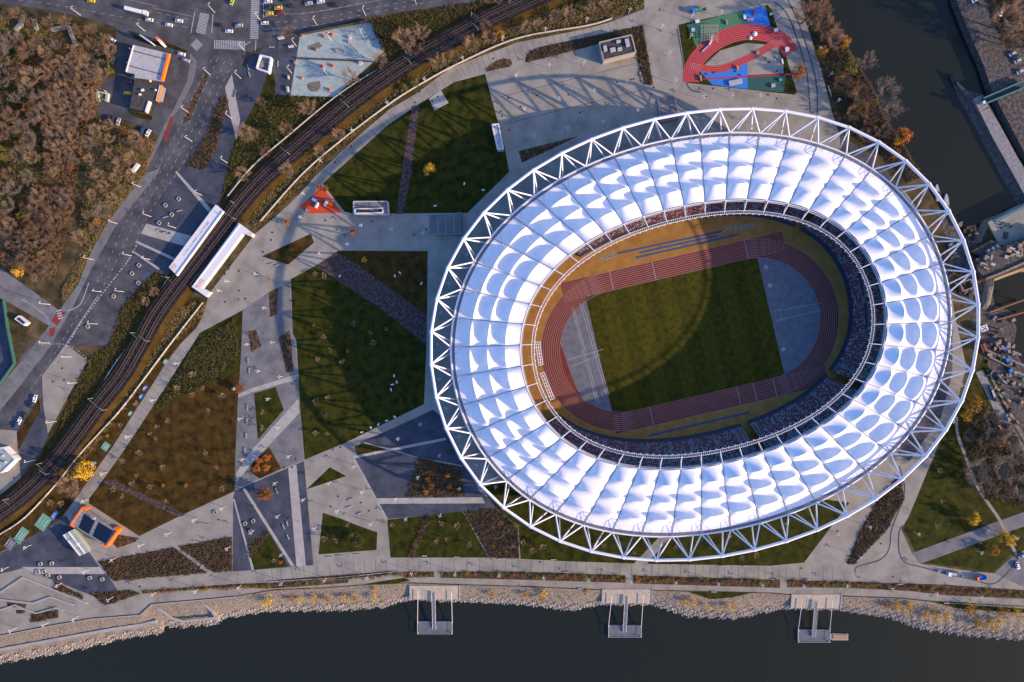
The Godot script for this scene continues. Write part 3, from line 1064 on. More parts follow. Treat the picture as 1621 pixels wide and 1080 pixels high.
# ------------------------------------------------------------------ field
const HALF := 42.2
const R0 := 36.5
const LW := 1.22

func track_path(off: float, y: float) -> PackedVector3Array:
	var o := PackedVector3Array()
	var r := R0 + off
	for i in 33:
		var t := -PI / 2 + PI * i / 32
		o.append(loc(HALF + r * cos(t), r * sin(t), y))
	for i in 33:
		var t := PI / 2 + PI * i / 32
		o.append(loc(-HALF + r * cos(t), r * sin(t), y))
	return o

func rect_l(m: Dictionary, a0: float, a1: float, b0: float, b1: float, y: float) -> void:
	up_quad(m, loc(a0, b0, y), loc(a1, b0, y), loc(a1, b1, y), loc(a0, b1, y))

func build_field() -> void:
	var m := mb()
	var pts := PackedVector3Array()
	for k in 120: pts.append(stand(TAU * k / 120, 16.0, 0.0))
	add_flat(m, pts, 0.085)
	struct("athletics_apron_ground", m, M.apron)
	var w := 9 * LW
	m = mb()
	var ip := track_path(0, 0)
	var op := track_path(w, 0)
	for i in ip.size():
		var j := (i + 1) % ip.size()
		up_quad(m, Vector3(ip[i].x, 0.1, ip[i].z), Vector3(ip[j].x, 0.1, ip[j].z), Vector3(op[j].x, 0.1, op[j].z), Vector3(op[i].x, 0.1, op[i].z))
	# sprint chutes
	rect_l(m, HALF, HALF + 25.0, -R0 - w, -R0, 0.096)
	rect_l(m, HALF, HALF + 32.0, R0, R0 + w, 0.096)
	rect_l(m, -HALF - 14.0, -HALF, R0, R0 + w, 0.096)
	rect_l(m, -HALF - 26.0, -HALF, -R0 - w, -R0, 0.096)
	var tr := struct("running_track_ground", m, M.track)
	for k in 10:
		var lm := mb()
		var p := track_path(k * LW, 0)
		p.append(p[0])
		add_ribbon(lm, p, 0.32, 0.106)
		obj("lane_line", lm, M.lane_line, tr)
		for c in [[HALF, HALF + 25.0, -1.0], [HALF, HALF + 32.0, 1.0], [-HALF - 14.0, -HALF, 1.0], [-HALF - 26.0, -HALF, -1.0]]:
			lm = mb()
			var b: float = c[2] * (R0 + k * LW)
			rect_l(lm, c[0], c[1], b - 0.14, b + 0.14, 0.104)
			obj("lane_line", lm, M.lane_line, tr)
	for c in [[HALF, R0, R0 + w], [-HALF + 4.0, -R0 - w, -R0], [-HALF + 30.0, -R0 - w, -R0], [30.0, R0, R0 + w], [20.0, R0, R0 + w], [-HALF + 9.0, R0, R0 + w], [HALF + 2.0, -R0 - w, -R0]]:
		var lm := mb()
		rect_l(lm, c[0] - 0.12, c[0] + 0.12, c[1], c[2], 0.112)
		obj("cross_line", lm, M.line, tr)
	# infield
	m = mb()
	var inner := track_path(-0.05, 0)
	add_flat(m, inner, 0.09)
	struct("end_zone_ground", m, M.d_zone)
	# grass pitch in mown strips
	var gn := Node3D.new()
	put(self, gn, "pitch_lawn")
	gn.set_meta("kind", "structure")
	for i in 12:
		var a0 := -55.5 + i * 8.75
		m = mb()
		rect_l(m, a0, a0 + 8.75, -R0 + 0.15, R0 - 0.15, 0.1)
		obj("mown_strip", m, M.pitch if i % 2 == 0 else M.pitch_light, gn)
	# the pitch edge bulges: red steeplechase lane in the western end zone
	m = mb()
	add_ribbon(m, GA([879, 540, 886, 556, 896, 588, 905, 612, 913, 626]), 4.2, 0.104)
	struct("steeplechase_lane_ground", m, M.track)
	# throwing sector lines
	m = mb()
	for s in [[905, 486, 945, 640], [908, 486, 949, 640], [918, 480, 960, 625], [922, 480, 964, 625], [899, 570, 955, 553], [905, 580, 950, 562]]:
		add_ribbon(m, GA([s[0], s[1], s[2], s[3]]), 0.22, 0.106)
	for s in [[1225, 493, 1300, 480], [1228, 508, 1302, 491], [1234, 488, 1238, 506]]:
		add_ribbon(m, GA([s[0], s[1], s[2], s[3]]), 0.2, 0.106)
	struct("throwing_sector_pavement", m, M.line)
	m = mb()
	for s in [[1213, 423], [1219, 452], [1240, 553]]:
		var c := G(s[0], s[1])
		var pp := PackedVector3Array()
		for i in 14: pp.append(c + Vector3(cos(TAU * i / 14), 0, sin(TAU * i / 14)) * 1.3)
		add_flat(m, pp, 0.11)
	struct("throwing_circles_pavement", m, M.concrete_light)
	# jump runways
	m = mb()
	for s in [[977, 401, 1143, 366], [1012, 400, 1136, 373], [1006, 408, 1170, 371], [1027, 690, 1186, 653]]:
		add_ribbon(m, GA([s[0], s[1], s[2], s[3]]), 1.3, 0.1)
	struct("jump_runways_pavement", m, M.blue_line)
	m = mb()
	for s in [[951, 412, 974, 401], [1145, 363, 1196, 357], [1258, 633, 1272, 630]]:
		add_ribbon(m, GA([s[0], s[1], s[2], s[3]]), 3.2, 0.098)
	struct("sand_pit_ground", m, M.bank)

# ------------------------------------------------------------------ park beds, lawns, paths
func build_park() -> void:
	var Y := 0.03
	sheet("north_lawn", [768, 117, 719, 130, 677, 156, 649, 174, 615, 197, 566, 241, 522, 280, 511, 291, 545, 335, 560, 338.5, 740, 337, 806, 272, 799, 233, 778, 155], Y, M.lawn)
	sheet("north_planting_lawn", [652, 168, 664, 166, 650, 280, 638, 339, 627, 339, 635, 280], Y + 0.012, M.mulch)
	sheet("shelter_pavement", [679, 156, 698, 143, 710, 163, 688, 175], Y + 0.02, M.concrete_light)
	sheet("event_bed_lawn", [831, 99, 833, 88, 840, 81, 850, 75, 1017, 40, 1034, 134, 1019, 134, 1006, 84, 950, 69, 838, 98], Y, M.soil)
	sheet("event_corner_lawn", [1000, 44, 1018, 40, 1026, 90, 1012, 92], Y + 0.01, M.lawn)
	sheet("island_bed_lawn", [768, 114, 773, 104, 785, 96, 797, 92, 808, 94, 811, 101, 806, 106, 789, 109], Y, M.soil)
	sheet("event_plaza_pavement", [770, 117, 800, 108, 835, 102, 950, 71, 958, 94, 1005, 85, 1019, 135, 1038, 136, 1062, 150, 1080, 190, 980, 220, 900, 250, 840, 285, 806, 272, 799, 233, 778, 155], Y - 0.008, M.concrete)
	sheet("terrace_bed_lawn", [821, 239, 917, 215, 826, 258], Y, M.soil)
	sheet("west_lawn", [460, 442, 501, 420, 535, 397, 677, 397.5, 675, 550, 671, 640, 545, 702, 482, 728, 475, 644, 469, 540, 463.5, 529], Y, M.lawn)
	sheet("west_planting_lawn", [501, 421, 532, 399, 560, 414, 676, 500, 675, 546, 600, 487, 540, 448], Y + 0.012, M.mulch)
	sheet("west_upper_lawn", [538, 398, 677, 398, 676, 499, 562, 414], Y + 0.006, M.lawn_brown)
	sheet("triangle_bed_lawn", [414, 406, 492, 370, 497, 384, 456, 419], Y, M.lawn_brown)
	sheet("west_strip_pavement", [384, 490, 400, 480, 425, 463, 458, 446, 464, 530, 469, 560, 475, 644, 481, 728, 371, 775, 373, 706, 377, 625, 382, 540], Y - 0.008, M.paving)
	sheet("long_lawn", [308, 540, 316, 527, 384, 491, 382, 550, 377, 625, 373, 706, 371, 778, 285, 817, 220, 849, 140, 797, 141, 789, 155, 771, 194, 716, 233, 657, 275, 592], Y, M.lawn_brown)
	sheet("long_upper_lawn", [308, 541, 318, 528, 383, 493, 381, 560, 377, 590, 330, 606, 240, 652, 262, 616, 275, 592], Y + 0.006, M.lawn)
	sheet("long_planting_lawn", [158, 763, 179, 760, 293, 815, 283, 819, 249, 803, 200, 780], Y + 0.012, M.mulch)
	var bm := mb()
	for p in [[425, 463, 440, 456, 438, 498, 427, 502], [392, 524, 405, 522, 414, 548, 397, 558], [441, 534, 458, 523, 461, 540, 464, 588, 453, 590, 443, 545]]:
		add_flat(bm, GA(p), Y)
	struct("small_beds_lawn", bm, M.soil)
	bm = mb()
	for p in [[402, 623, 436, 613, 449, 649, 408, 696], [485, 775, 522, 740, 548, 754], [511, 812, 541, 822, 566, 832, 597, 843, 596, 871, 504, 878], [426, 844, 456, 897, 400, 902, 396, 884]]:
		add_flat(bm, GA(p), Y)
	struct("grass_beds_lawn", bm, M.lawn)
	bm = mb()
	for p in [[426, 708, 445, 742, 411, 758, 394, 746, 400, 731], [561, 708, 576, 701, 618, 711, 566, 721]]:
		add_flat(bm, GA(p), Y)
	struct("brown_beds_lawn", bm, M.lawn_brown)
	bm = mb()
	for p in [[662, 724, 727, 740, 737, 786, 644, 787], [392, 862, 420, 839, 426, 844, 396, 884], [281, 865, 367, 850, 367, 904, 337, 906], [155, 889, 275, 867, 327, 907, 179, 920], [141, 940, 207, 934, 223, 940, 168, 958], [184, 846, 220, 852, 214, 858, 186, 868, 178, 862]]:
		add_flat(bm, GA(p), Y + 0.02)
	struct("shrub_beds_lawn", bm, M.soil)
	# bands
	bm = mb()
	for p in [[469, 593, 469, 601, 400, 621, 377, 630, 377, 624, 400, 614], [472, 631, 474, 654, 400, 732, 374, 764, 374, 748, 396, 716, 410, 700]]:
		add_flat(bm, GA(p), Y + 0.004)
	add_ribbon(bm, GA([560, 727, 612, 821]), 0.8, Y + 0.01)
	struct("light_paths_pavement", bm, M.concrete_light)
	sheet("dark_plaza_pavement", [369, 788, 372, 777, 400, 765, 481, 730, 496, 895, 399, 903, 368, 905], Y - 0.004, M.asphalt_dark_and_shade)
	bm = mb()
	for p in [[456, 741, 469, 736, 484, 896, 469, 897], [384, 775, 388, 773, 466, 896, 461, 897], [368.5, 790, 371, 790, 402, 902, 398.5, 903]]:
		add_flat(bm, GA(p), Y + 0.008)
	struct("plaza_bands_pavement", bm, M.concrete_light)
	sheet("south_plaza_pavement", [563, 727, 570, 700, 600, 688, 685, 649, 700, 660, 760, 780, 800, 802, 785, 806, 614, 822], Y - 0.006, M.asphalt_dark_and_shade)
	bm = mb()
	add_ribbon(bm, GA([560, 724, 706, 695]), 1.5, Y + 0.01)
	add_ribbon(bm, GA([576, 701, 615, 711, 659, 724, 732, 738]), 0.5, Y + 0.012)
	add_flat(bm, GA([597, 789, 763, 787.6, 768, 797, 601, 798]), Y + 0.008)
	struct("south_plaza_bands_pavement", bm, M.concrete_light)
	sheet("harbour_square_pavement", [65, 841, 104, 816, 140, 873, 158, 899, 179, 924, 187, 936, 140, 941, 86, 920, 39, 899, -5, 910, -60, 920, -60, 900, 20, 867], Y - 0.004, M.asphalt_dark_and_shade)
	sheet("harbour_square_band_pavement", [34, 898, 158, 898, 166, 909, 60, 909], Y + 0.008, M.concrete_light)
	# southern lawns
	sheet("south_lawn", [613, 823, 732, 810, 773, 883, 618, 883], Y, M.lawn)
	sheet("south_bed_lawn", [733, 810, 784, 805, 820, 834, 822, 884, 776, 883], Y, M.soil)
	sheet("south_strip_lawn", [674, 817, 683, 816, 655, 881, 645, 881], Y + 0.012, M.soil)
	sheet("stadium_lawn", [785, 805, 762, 772, 800, 760, 1100, 830, 1300, 790, 1345, 796, 1273, 891, 1220, 896, 1023, 893, 899, 889, 824, 885, 821, 834], Y, M.lawn)
	sheet("stadium_lawn_path", [1048, 846, 1062, 850, 1024, 893, 1003, 893], Y + 0.012, M.concrete)
	sheet("stadium_east_road", [1330, 210, 1400, 265, 1450, 330, 1490, 430, 1508, 520, 1508, 590, 1490, 660, 1440, 730, 1420, 720, 1460, 640, 1485, 560, 1482, 480, 1450, 380, 1400, 310, 1330, 250], Y, M.asphalt)
	sheet("east_bed_lawn", [1352, 893, 1340, 893, 1362, 840, 1390, 790, 1425, 750, 1432, 790, 1404, 840], Y, M.soil)
	sheet("east_lawn", [1431, 838, 1449, 874, 1590, 822, 1621, 815, 1800, 760, 1800, 640, 1560, 560, 1518, 640, 1486, 710], Y - 0.01, M.lawn)
	sheet("east_tip_lawn", [1462, 891, 1597, 843, 1700, 805, 1700, 850, 1597, 880, 1574, 906, 1530, 900], Y - 0.01, M.lawn)
	sheet("east_access_road", [1444, 876, 1590, 822, 1621, 811, 1800, 745, 1800, 770, 1621, 834, 1600, 841, 1457, 893], Y + 0.004, M.paving)
	bm = mb()
	add_ribbon(bm, smooth_path([1514, 660, 1517, 690, 1530, 725, 1545, 765, 1560, 790, 1582, 822, 1596, 850, 1610, 880], 4.0), 1.8, Y + 0.012)
	struct("garden_path", bm, M.concrete)
	sheet("east_yard_pavement", [1574, 908, 1600, 884, 1640, 860, 1800, 860, 1800, 940, 1621, 930], Y, M.paving)
	# riverside planting strips between promenade and lower path
	bm = mb()
	for p in [[223, 936, 366, 925, 420, 923, 420, 932, 363, 930, 226, 940], [420, 924, 551, 918, 551, 923, 434, 932, 420, 932], [440, 918, 625, 904, 628, 909, 552, 916, 440, 922], [638, 905, 687, 905, 687, 914, 638, 914], [697, 905, 820, 905, 990, 911, 990, 923, 820, 918, 697, 915], [1002, 911, 1235, 918, 1235, 931, 1002, 924], [1246, 918, 1340, 921, 1500, 926, 1700, 940, 1700, 952, 1500, 943, 1440, 936, 1340, 931, 1246, 930]]:
		add_flat(bm, GA(p), Y + 0.01)
	struct("riverside_strips_lawn", bm, M.soil)
	bm = mb()
	for p in [[576, 925, 624, 924, 650, 920, 640, 915, 600, 921], [1088, 937, 1195, 938, 1160, 946, 1125, 949], [1470, 952, 1530, 958, 1650, 966, 1640, 972, 1520, 964]]:
		add_flat(bm, GA(p), 0.05)
	struct("bank_lawn", bm, M.lawn)
	# low wall lines of the promenade
	var q := mb()
	add_wall(q, GA([425, 921, 540, 914, 625, 905]), 0.4, 0.0, 0.5)
	meta(obj("promenade_wall", q, M.concrete_light), "thin pale retaining wall running inside the promenade planting strip", "wall")
	# kerbs of the curved road east of the plaza
	q = mb()
	for p in [[1072, 45, 1080, 90, 1086, 128, 1094, 142, 1110, 146], [1225, 2, 1246, 22, 1262, 62, 1276, 108, 1281, 150, 1283, 178], [1242, -10, 1262, 30, 1278, 76, 1290, 118, 1294, 150, 1294, 182], [1424, 738, 1432, 780, 1412, 838, 1408, 868, 1394, 886, 1356, 898, 1355, 908], [1432, 832, 1424, 840, 1424, 876, 1436, 892, 1455, 897, 1540, 918, 1570, 925, 1590, 912, 1612, 884]]:
		add_ribbon(q, smooth_path(p, 3.0), 0.7, Y + 0.012)
	struct("drain_channel_pavement", q, M.asphalt_dark_and_shade)
	# stairs up to the terrace
	for s in [["broad pale stairs leading from the west plaza up to the stadium terrace", [679, 341, 731, 339, 731, 372, 679, 372], 24, true], ["grey stairs from the event plaza up to the stadium terrace", [1040, 152, 1066, 150, 1074, 190, 1044, 196], 16, false]]:
		var t := thing("stairs", s[0], "stairs")
		var p := GA(s[1])
		for i in s[2]:
			var f0: float = float(i) / s[2]
			var f1: float = float(i + 1) / s[2]
			var mm := mb()
			var a: Vector3; var b: Vector3; var c: Vector3; var d: Vector3
			if s[3]:
				a = p[0].lerp(p[1], f0); b = p[0].lerp(p[1], f1); c = p[3].lerp(p[2], f1); d = p[3].lerp(p[2], f0)
			else:
				a = p[0].lerp(p[3], f0); b = p[0].lerp(p[3], f1); c = p[1].lerp(p[2], f1); d = p[1].lerp(p[2], f0)
			add_prism(mm, PackedVector3Array([a, b, c, d]), 0.0, 0.1 + 0.14 * i)
			obj("step", mm, M.paving if i % 6 else M.tier, t)
		for e in ([[0, 1], [3, 2]] if s[3] else [[0, 3], [1, 2]]):
			var mm := mb()
			add_tube(mm, p[e[0]] + Vector3(0, 1.1, 0), p[e[1]] + Vector3(0, 0.14 * s[2] + 1.1, 0), 0.15, 0.15, 5)
			obj("handrail", mm, M.steel_grey, t)
	# zigzag white seating walls by the river
	var zz := [["longest zigzag white seating wall on the river square", [0, 938, 36, 914, 138, 955]], ["middle zigzag white seating wall on the river square", [-10, 948, 0, 949, 52, 955, 80, 945, 117, 958]], ["zigzag white seating wall nearest the river on the square", [-10, 968, 0, 966, 23, 958, 57, 971, 90, 962, 100, 967]]]
	for z in zz:
		var mm := mb()
		add_wall(mm, GA(z[1]), 0.8, 0.0, 0.55)
		meta(obj("seating_wall", mm, M.concrete_light), z[0], "bench")
	bm = mb()
	for p in [[9, 953, 42, 957, 40, 963, 12, 961], [48, 973, 92, 966, 92, 978, 48, 986], [86, 920, 132, 944, 130, 948, 84, 932], [24, 966, 40, 966, 40, 970, 26, 972]]:
		add_flat(bm, GA(p), Y + 0.012)
	struct("river_square_beds_lawn", bm, M.soil)

# ------------------------------------------------------------------ road markings
func zebra(m: Dictionary, x0: float, y0: float, x1: float, y1: float, len_px: float, n: int, y: float) -> void:
	var a := G(x0, y0)
	var b := G(x1, y1)
	var d := (b - a).normalized()
	var s := Vector3(-d.z, 0, d.x) * len_px * S * 0.5
	for i in n:
		var c := a.lerp(b, (i + 0.5) / n)
		var h := d * a.distance_to(b) / n * 0.27
		up_quad(m, Vector3(c.x, y, c.z) - h - s, Vector3(c.x, y, c.z) + h - s, Vector3(c.x, y, c.z) + h + s, Vector3(c.x, y, c.z) - h + s)

func dashes(m: Dictionary, a: Array, on: float, off: float, w: float, y: float) -> void:
	var p := smooth_path(a, 1.0)
	var run := 0.0
	var i := 0
	while i < p.size() - 1:
		if fmod(run, on + off) < on: add_ribbon(m, PackedVector3Array([p[i], p[i + 1]]), w, y)
		run += p[i].distance_to(p[i + 1])
		i += 1

func build_markings() -> void:
	var Y := 0.045
	var m := mb()
	zebra(m, 324, 21, 317, 53, 15, 15, Y)
	zebra(m, 404, 0, 402, 62, 13, 22, Y)
	zebra(m, 338, 70, 388, 72, 14, 18, Y)
	zebra(m, 306, 76, 316, 66, 14, 6, Y)
	zebra(m, 92, 490, 96, 506, 8, 4, Y)
	struct("zebra_crossing_markings", m, M.line)
	m = mb()
	for a in [[308, 20, 302, 52], [337, 22, 335, 52], [417, 0, 417, 28], [396, 66, 380, 76], [405, 64, 404, 80]]:
		add_ribbon(m, GA(a), 0.45, Y)
	for a in [[417, 14, 470, 22, 560, 8, 640, -8], [240, 12, 305, 26], [180, -6, 250, 10]]:
		add_ribbon(m, smooth_path(a, 4.0), 0.16, Y)
	add_ribbon(m, smooth_path([155, 468, 130, 505, 104, 546, 86, 576], 4.0), 0.4, Y + 0.01)
	add_ribbon(m, smooth_path([140, 448, 128, 480, 114, 490, 106, 492], 3.0), 0.5, Y)
	add_ribbon(m, smooth_path([38, 474, 70, 497, 77, 515], 3.0), 0.2, Y)
	struct("road_line_markings", m, M.line)
	m = mb()
	dashes(m, [345, 92, 318, 150, 296, 200, 262, 260, 232, 300, 196, 360, 168, 420, 140, 470, 110, 520, 80, 570, 40, 630], 2.0, 3.0, 0.2, Y)
	dashes(m, [356, 96, 328, 156, 304, 206, 270, 268, 238, 312, 204, 372, 178, 426, 150, 476], 2.0, 3.0, 0.2, Y)
	dashes(m, [368, 98, 338, 160, 314, 212, 280, 274, 248, 318, 214, 378], 2.0, 3.0, 0.2, Y)
	dashes(m, [335, 94, 308, 146, 288, 194, 254, 254, 222, 296], 2.0, 3.0, 0.2, Y)
	dashes(m, [0, -4, 90, 8, 190, 26, 300, 44], 2.0, 3.5, 0.2, Y)
	dashes(m, [420, 36, 500, 30, 580, 14, 700, -8], 2.0, 3.5, 0.2, Y)
	dashes(m, [420, 46, 500, 40, 580, 22, 720, -4], 2.0, 3.5, 0.2, Y)
	dashes(m, [418, 26, 500, 18, 580, 2], 2.0, 3.5, 0.2, Y)
	dashes(m, [205, 12, 250, 20, 306, 32], 2.0, 3.5, 0.2, Y)
	dashes(m, [216, 388, 203, 412, 186, 434, 158, 470, 130, 508, 104, 550], 1.0, 1.0, 0.7, Y + 0.01)
	dashes(m, [35, 474, 55, 488, 78, 505], 1.0, 1.0, 0.5, Y)
	dashes(m, [66, 546, 100, 545, 124, 556, 138, 570], 1.0, 1.0, 0.4, Y)
	struct("lane_dash_markings", m, M.line)
	# slab joints across the long paths
	m = mb()
	for a in [[[304, 535, 268, 586, 224, 655, 186, 712, 130, 792], 14.0, 6.0], [[990, 26, 900, 60, 815, 82, 740, 108, 690, 138, 640, 166, 590, 208, 516, 282], 12.0, 6.0], [[420, 913, 560, 900, 700, 894, 860, 897, 1000, 902, 1180, 906, 1330, 908], 12.0, 8.0]]:
		var jp := smooth_path(a[0], a[2])
		for i in range(1, jp.size() - 1):
			var d := (jp[i + 1] - jp[i]).normalized()
			var sd: Vector3 = Vector3(-d.z, 0, d.x) * a[1] * S * 0.9
			add_ribbon(m, PackedVector3Array([jp[i] - sd, jp[i] + sd]), 0.12, 0.05)
	struct("slab_joint_markings", m, M.asphalt)
	# expansion joints of the event plaza
	m = mb()
	add_ribbon(m, GA([786, 155, 1008, 100]), 0.25, Y)
	add_ribbon(m, GA([797, 197, 1022, 141]), 0.25, Y)
	struct("plaza_joint_markings", m, M.asphalt_dark_and_shade)

# ------------------------------------------------------------------ buildings
func roof_rim(m: Dictionary, pts: PackedVector3Array, w: float, y0: float, y1: float) -> void:
	var p := pts.duplicate()
	p.append(pts[0])
	add_wall(m, p, w, y0, y1)

func build_buildings() -> void:
	# petrol station: canopy and shop are one building
	var t := thing("petrol_station", "petrol station with pale flat canopy and dark roofed shop by the road", "petrol station")
	var can := GA([211, 71, 269, 85, 257, 128.5, 212.6, 122.6, 213, 117, 199, 114], 6.0)
	var m := mb()
	add_prism(m, can, 5.1, 6.0)
	obj("canopy", m, M.roof_grey, t)
	m = mb()
	add_wall(m, GA([267.5, 86, 256.5, 128], 6.0), 1.2, 5.0, 7.0)
	obj("fascia", m, M.orange, t)
	m = mb()
	add_wall(m, GA([211.5, 72, 199.5, 113.5], 6.0), 0.5, 5.0, 6.5)
	obj("fascia", m, M.white, t)
	m = mb()
	add_wall(m, GA([209, 80, 265.5, 95], 6.0), 0.35, 6.0, 6.25)
	add_wall(m, GA([204, 104, 260, 119], 6.0), 0.35, 6.0, 6.25)
	obj("roof_seam", m, M.dark, t)
	for s in [[212, 82], [208, 104], [232, 88], [230, 110], [252, 94], [250, 116]]:
		m = mb()
		var c := G(s[0], s[1])
		add_box(m, c + Vector3(0, 2.6, 0), Vector3(0.6, 5.2, 0.6))
		obj("column", m, M.white, t)
	m = mb()
	var shop := GA([213, 124, 236, 131, 254, 136, 247, 161, 235, 160, 230, 177, 205, 171], 4.6)
	add_prism(m, shop, 0.0, 4.6)
	obj("shop", m, M.roof_dark, t)
	m = mb()
	add_wall(m, GA([254, 135, 248, 160], 4.6), 0.9, 3.0, 5.1)
	add_wall(m, GA([236, 160, 230.5, 177], 4.6), 0.9, 2.5, 5.1)
	obj("shop_sign_band", m, M.white, t)
	m = mb()
	add_wall(m, GA([255.5, 135, 249.5, 160], 4.6), 0.35, 3.4, 5.2)
	add_wall(m, GA([231, 176, 230, 178], 4.6), 0.5, 2.5, 5.2)
	obj("shop_sign_stripe", m, M.orange, t)
	for s in [[226, 143, 1.6, 1.0], [238, 127, 0.9, 2.2], [222, 150, 1.2, 0.8], [247, 143, 0.8, 0.8]]:
		m = mb()
		add_box(m, G(s[0], s[1], 4.6) + Vector3(0, 0.5, 0), Vector3(s[2], 1.0, s[3]), 0.3)
		obj("roof_unit", m, M.white, t)
	# canopy over the forecourt side door
	m = mb()
	add_prism(m, GA([257, 136, 262, 140, 257, 162, 250, 160], 2.6), 2.4, 2.6)
	obj("awning", m, M.steel_grey, t)
	# price pylons
	for s in [[222, 56, 236, 66, "white"], [250, 62, 256, 69, "orange"]]:
		var py := thing("price_pylon", "orange and white price pylon by the petrol station verge" if s[4] == "orange" else "pair of thin pale sign beams by the petrol station verge", "sign")
		m = mb()
		add_wall(m, GA([s[0], s[1], s[2], s[3]], 5.0), 0.5 if s[4] == "white" else 1.2, 0.3, 6.0)
		obj("board", m, M.white, py)
		m = mb()
		if s[4] == "orange":
			add_wall(m, GA([s[0] - 1.5, s[1] - 2, s[0] + 1.5, s[1] + 2], 5.0), 1.4, 0.0, 6.4)
			obj("cap", m, M.orange, py)
		else:
			add_wall(m, GA([s[0] + 3, s[1] + 1, s[2] + 3, s[3] + 1], 5.0), 0.5, 0.3, 6.0)
			obj("board", m, M.white, py)
	# plaza kiosk
	kiosk("service_kiosk", "flat dark roofed kiosk with pale rim on the event plaza bed", [949, 67, 999.6, 55, 1006.6, 82, 955.6, 95], 5.5, M.roof_dark, M.concrete_light,
		[[958, 77, 2.0, 3.2], [970, 79, 3.2, 2.2], [981, 78, 2.6, 1.8], [993, 68, 2.2, 4.4], [979, 66, 2.4, 1.4]])
	kiosk("lawn_pavilion", "long pale pavilion with white framed skylight beside the orange playground", [559.5, 319, 613, 319, 614.7, 339.5, 559.5, 338], 4.0, M.paving, M.roof_grey, [])
	m = mb()
	roof_rim(m, GA([562, 331, 606, 330, 606, 337, 562, 338], 4.0), 0.6, 4.0, 4.7)
	var pv := get_node("lawn_pavilion")
	obj("skylight_frame", m, M.white, pv)
	m = mb()
	add_flat(m, GA([562.5, 331.5, 605.5, 330.5, 605.5, 336.5, 562.5, 337.5], 4.0), 4.12)
	obj("skylight", m, M.mulch, pv)
	m = mb()
	add_box(m, G(586.5, 324, 4.0) + Vector3(0, 0.02, 0), Vector3(0.25, 0.1, 3.0))
	obj("roof_joint", m, M.dark, pv)
	kiosk("glass_lift_house", "slim white glass stair house on the western edge of the event plaza", [779, 197, 789, 196, 797, 235, 788, 236], 4.5, M.roof_grey, M.white, [])
	kiosk("river_box", "white box building with blue speckled roof at the road corner", [-14, 712, 4, 709, 23, 727.6, 2, 748, -20, 750], 5.0, M.court, M.white, [[4, 722, 1.2, 1.2], [8, 732, 1.0, 1.0], [-2, 738, 1.0, 1.0]])
	# open ramp with white rim
	t = thing("ramp_enclosure", "open white rimmed shaft of the underground ramp beside the ball court", "ramp")
	m = mb()
	roof_rim(m, GA([411.7, 87, 428.5, 91, 424.6, 114, 405.7, 107.6], 3.0), 0.9, 0.0, 3.0)
	obj("rim_wall", m, M.white, t)
	m = mb()
	add_flat(m, GA([411.7, 87, 428.5, 91, 424.6, 114, 405.7, 107.6], 0.3), 0.3)
	obj("ramp_floor", m, M.tier, t)
	m = mb()
	add_box(m, G(414, 103, 1.0) + Vector3(0, 0.5, 0), Vector3(3.0, 1.0, 3.5), 0.3)
	obj("landing", m, M.tier, t)
	# orange framed cafe
	t = thing("riverside_cafe", "cafe with navy roof panels and orange framed ends on the river square", "cafe")
	m = mb()
	add_prism(m, GA([130, 805, 185, 841, 167, 865, 112, 831], 4.0), 0.0, 4.0)
	obj("body", m, M.tier, t)
	for p in [[133, 814, 150, 825, 140, 846, 124, 836], [156, 827, 179, 841, 166, 861, 146, 849]]:
		m = mb()
		add_prism(m, GA(p, 4.15), 4.0, 4.15)
		obj("roof_panel", m, flat_mat(0.008, 0.014, 0.035, 0.4), t)
	m = mb()
	add_wall(m, GA([135, 807.5, 130, 804, 111, 831, 116, 834.5], 4.6), 0.9, 0.0, 4.6)
	obj("end_frame", m, M.orange, t)
	m = mb()
	add_wall(m, GA([180, 836.5, 186, 840, 167, 866, 161, 862], 4.6), 0.9, 0.0, 4.6)
	obj("end_frame", m, M.orange, t)
	t = thing("white_kiosk", "narrow white ribbed kiosk lying beside the orange framed cafe", "kiosk")
	m = mb()
	add_prism(m, GA([100, 847, 114, 839, 141, 874, 126.5, 880], 3.2), 0.0, 3.2)
	obj("body", m, M.court, t)
	for e in [[100, 847, 126.5, 880], [108, 842.5, 134, 877]]:
		m = mb()
		add_wall(m, GA(e, 3.4), 0.6, 3.2, 3.7)
		obj("roof_beam", m, M.white, t)
	t = thing("transformer_hut", "small white hut with dark roof hatch on the verge by the side street", "hut")
	m = mb()
	add_prism(m, GA([22, 505, 28.5, 499.5, 43.5, 511, 37.6, 516], 2.8), 0.0, 2.8)
	obj("body", m, M.white, t)
	m = mb()
	add_flat(m, GA([25, 505, 29.5, 502, 40, 510.5, 36, 513.5], 2.82), 2.82)
	obj("hatch", m, M.dark_blue, t)
	# yard with green fence at the western edge
	t = thing("yard_fence", "green yard fence at the western edge below the side street", "fence")
	m = mb()
	add_wall(m, GA([8, 476, 14, 520, 25, 575, 0, 610, -10, 622]), 0.5, 0.0, 2.4)
	obj("panel", m, M.teal_rubber, t)
	sheet("yard_pavement", [-60, 480, 8, 478, 14, 520, 24, 575, 0, 607, -60, 690], 0.03, M.asphalt_dark_and_shade)

func kiosk(called: String, label: String, a: Array, h: float, roof: Material, rim: Material, units: Array) -> void:
	var t := thing(called, label, "building")
	var p := GA(a, h)
	var m := mb()
	add_prism(m, p, 0.0, h - 0.4)
	obj("body", m, roof, t)
	m = mb()
	roof_rim(m, p, 0.7, 0.0, h)
	obj("rim_wall", m, rim, t)
	for u in units:
		m = mb()
		add_box(m, G(u[0], u[1], h) + Vector3(0, 0.2, 0), Vector3(u[2], 1.2, u[3]), 0.22)
		obj("roof_unit", m, M.roof_grey, t)

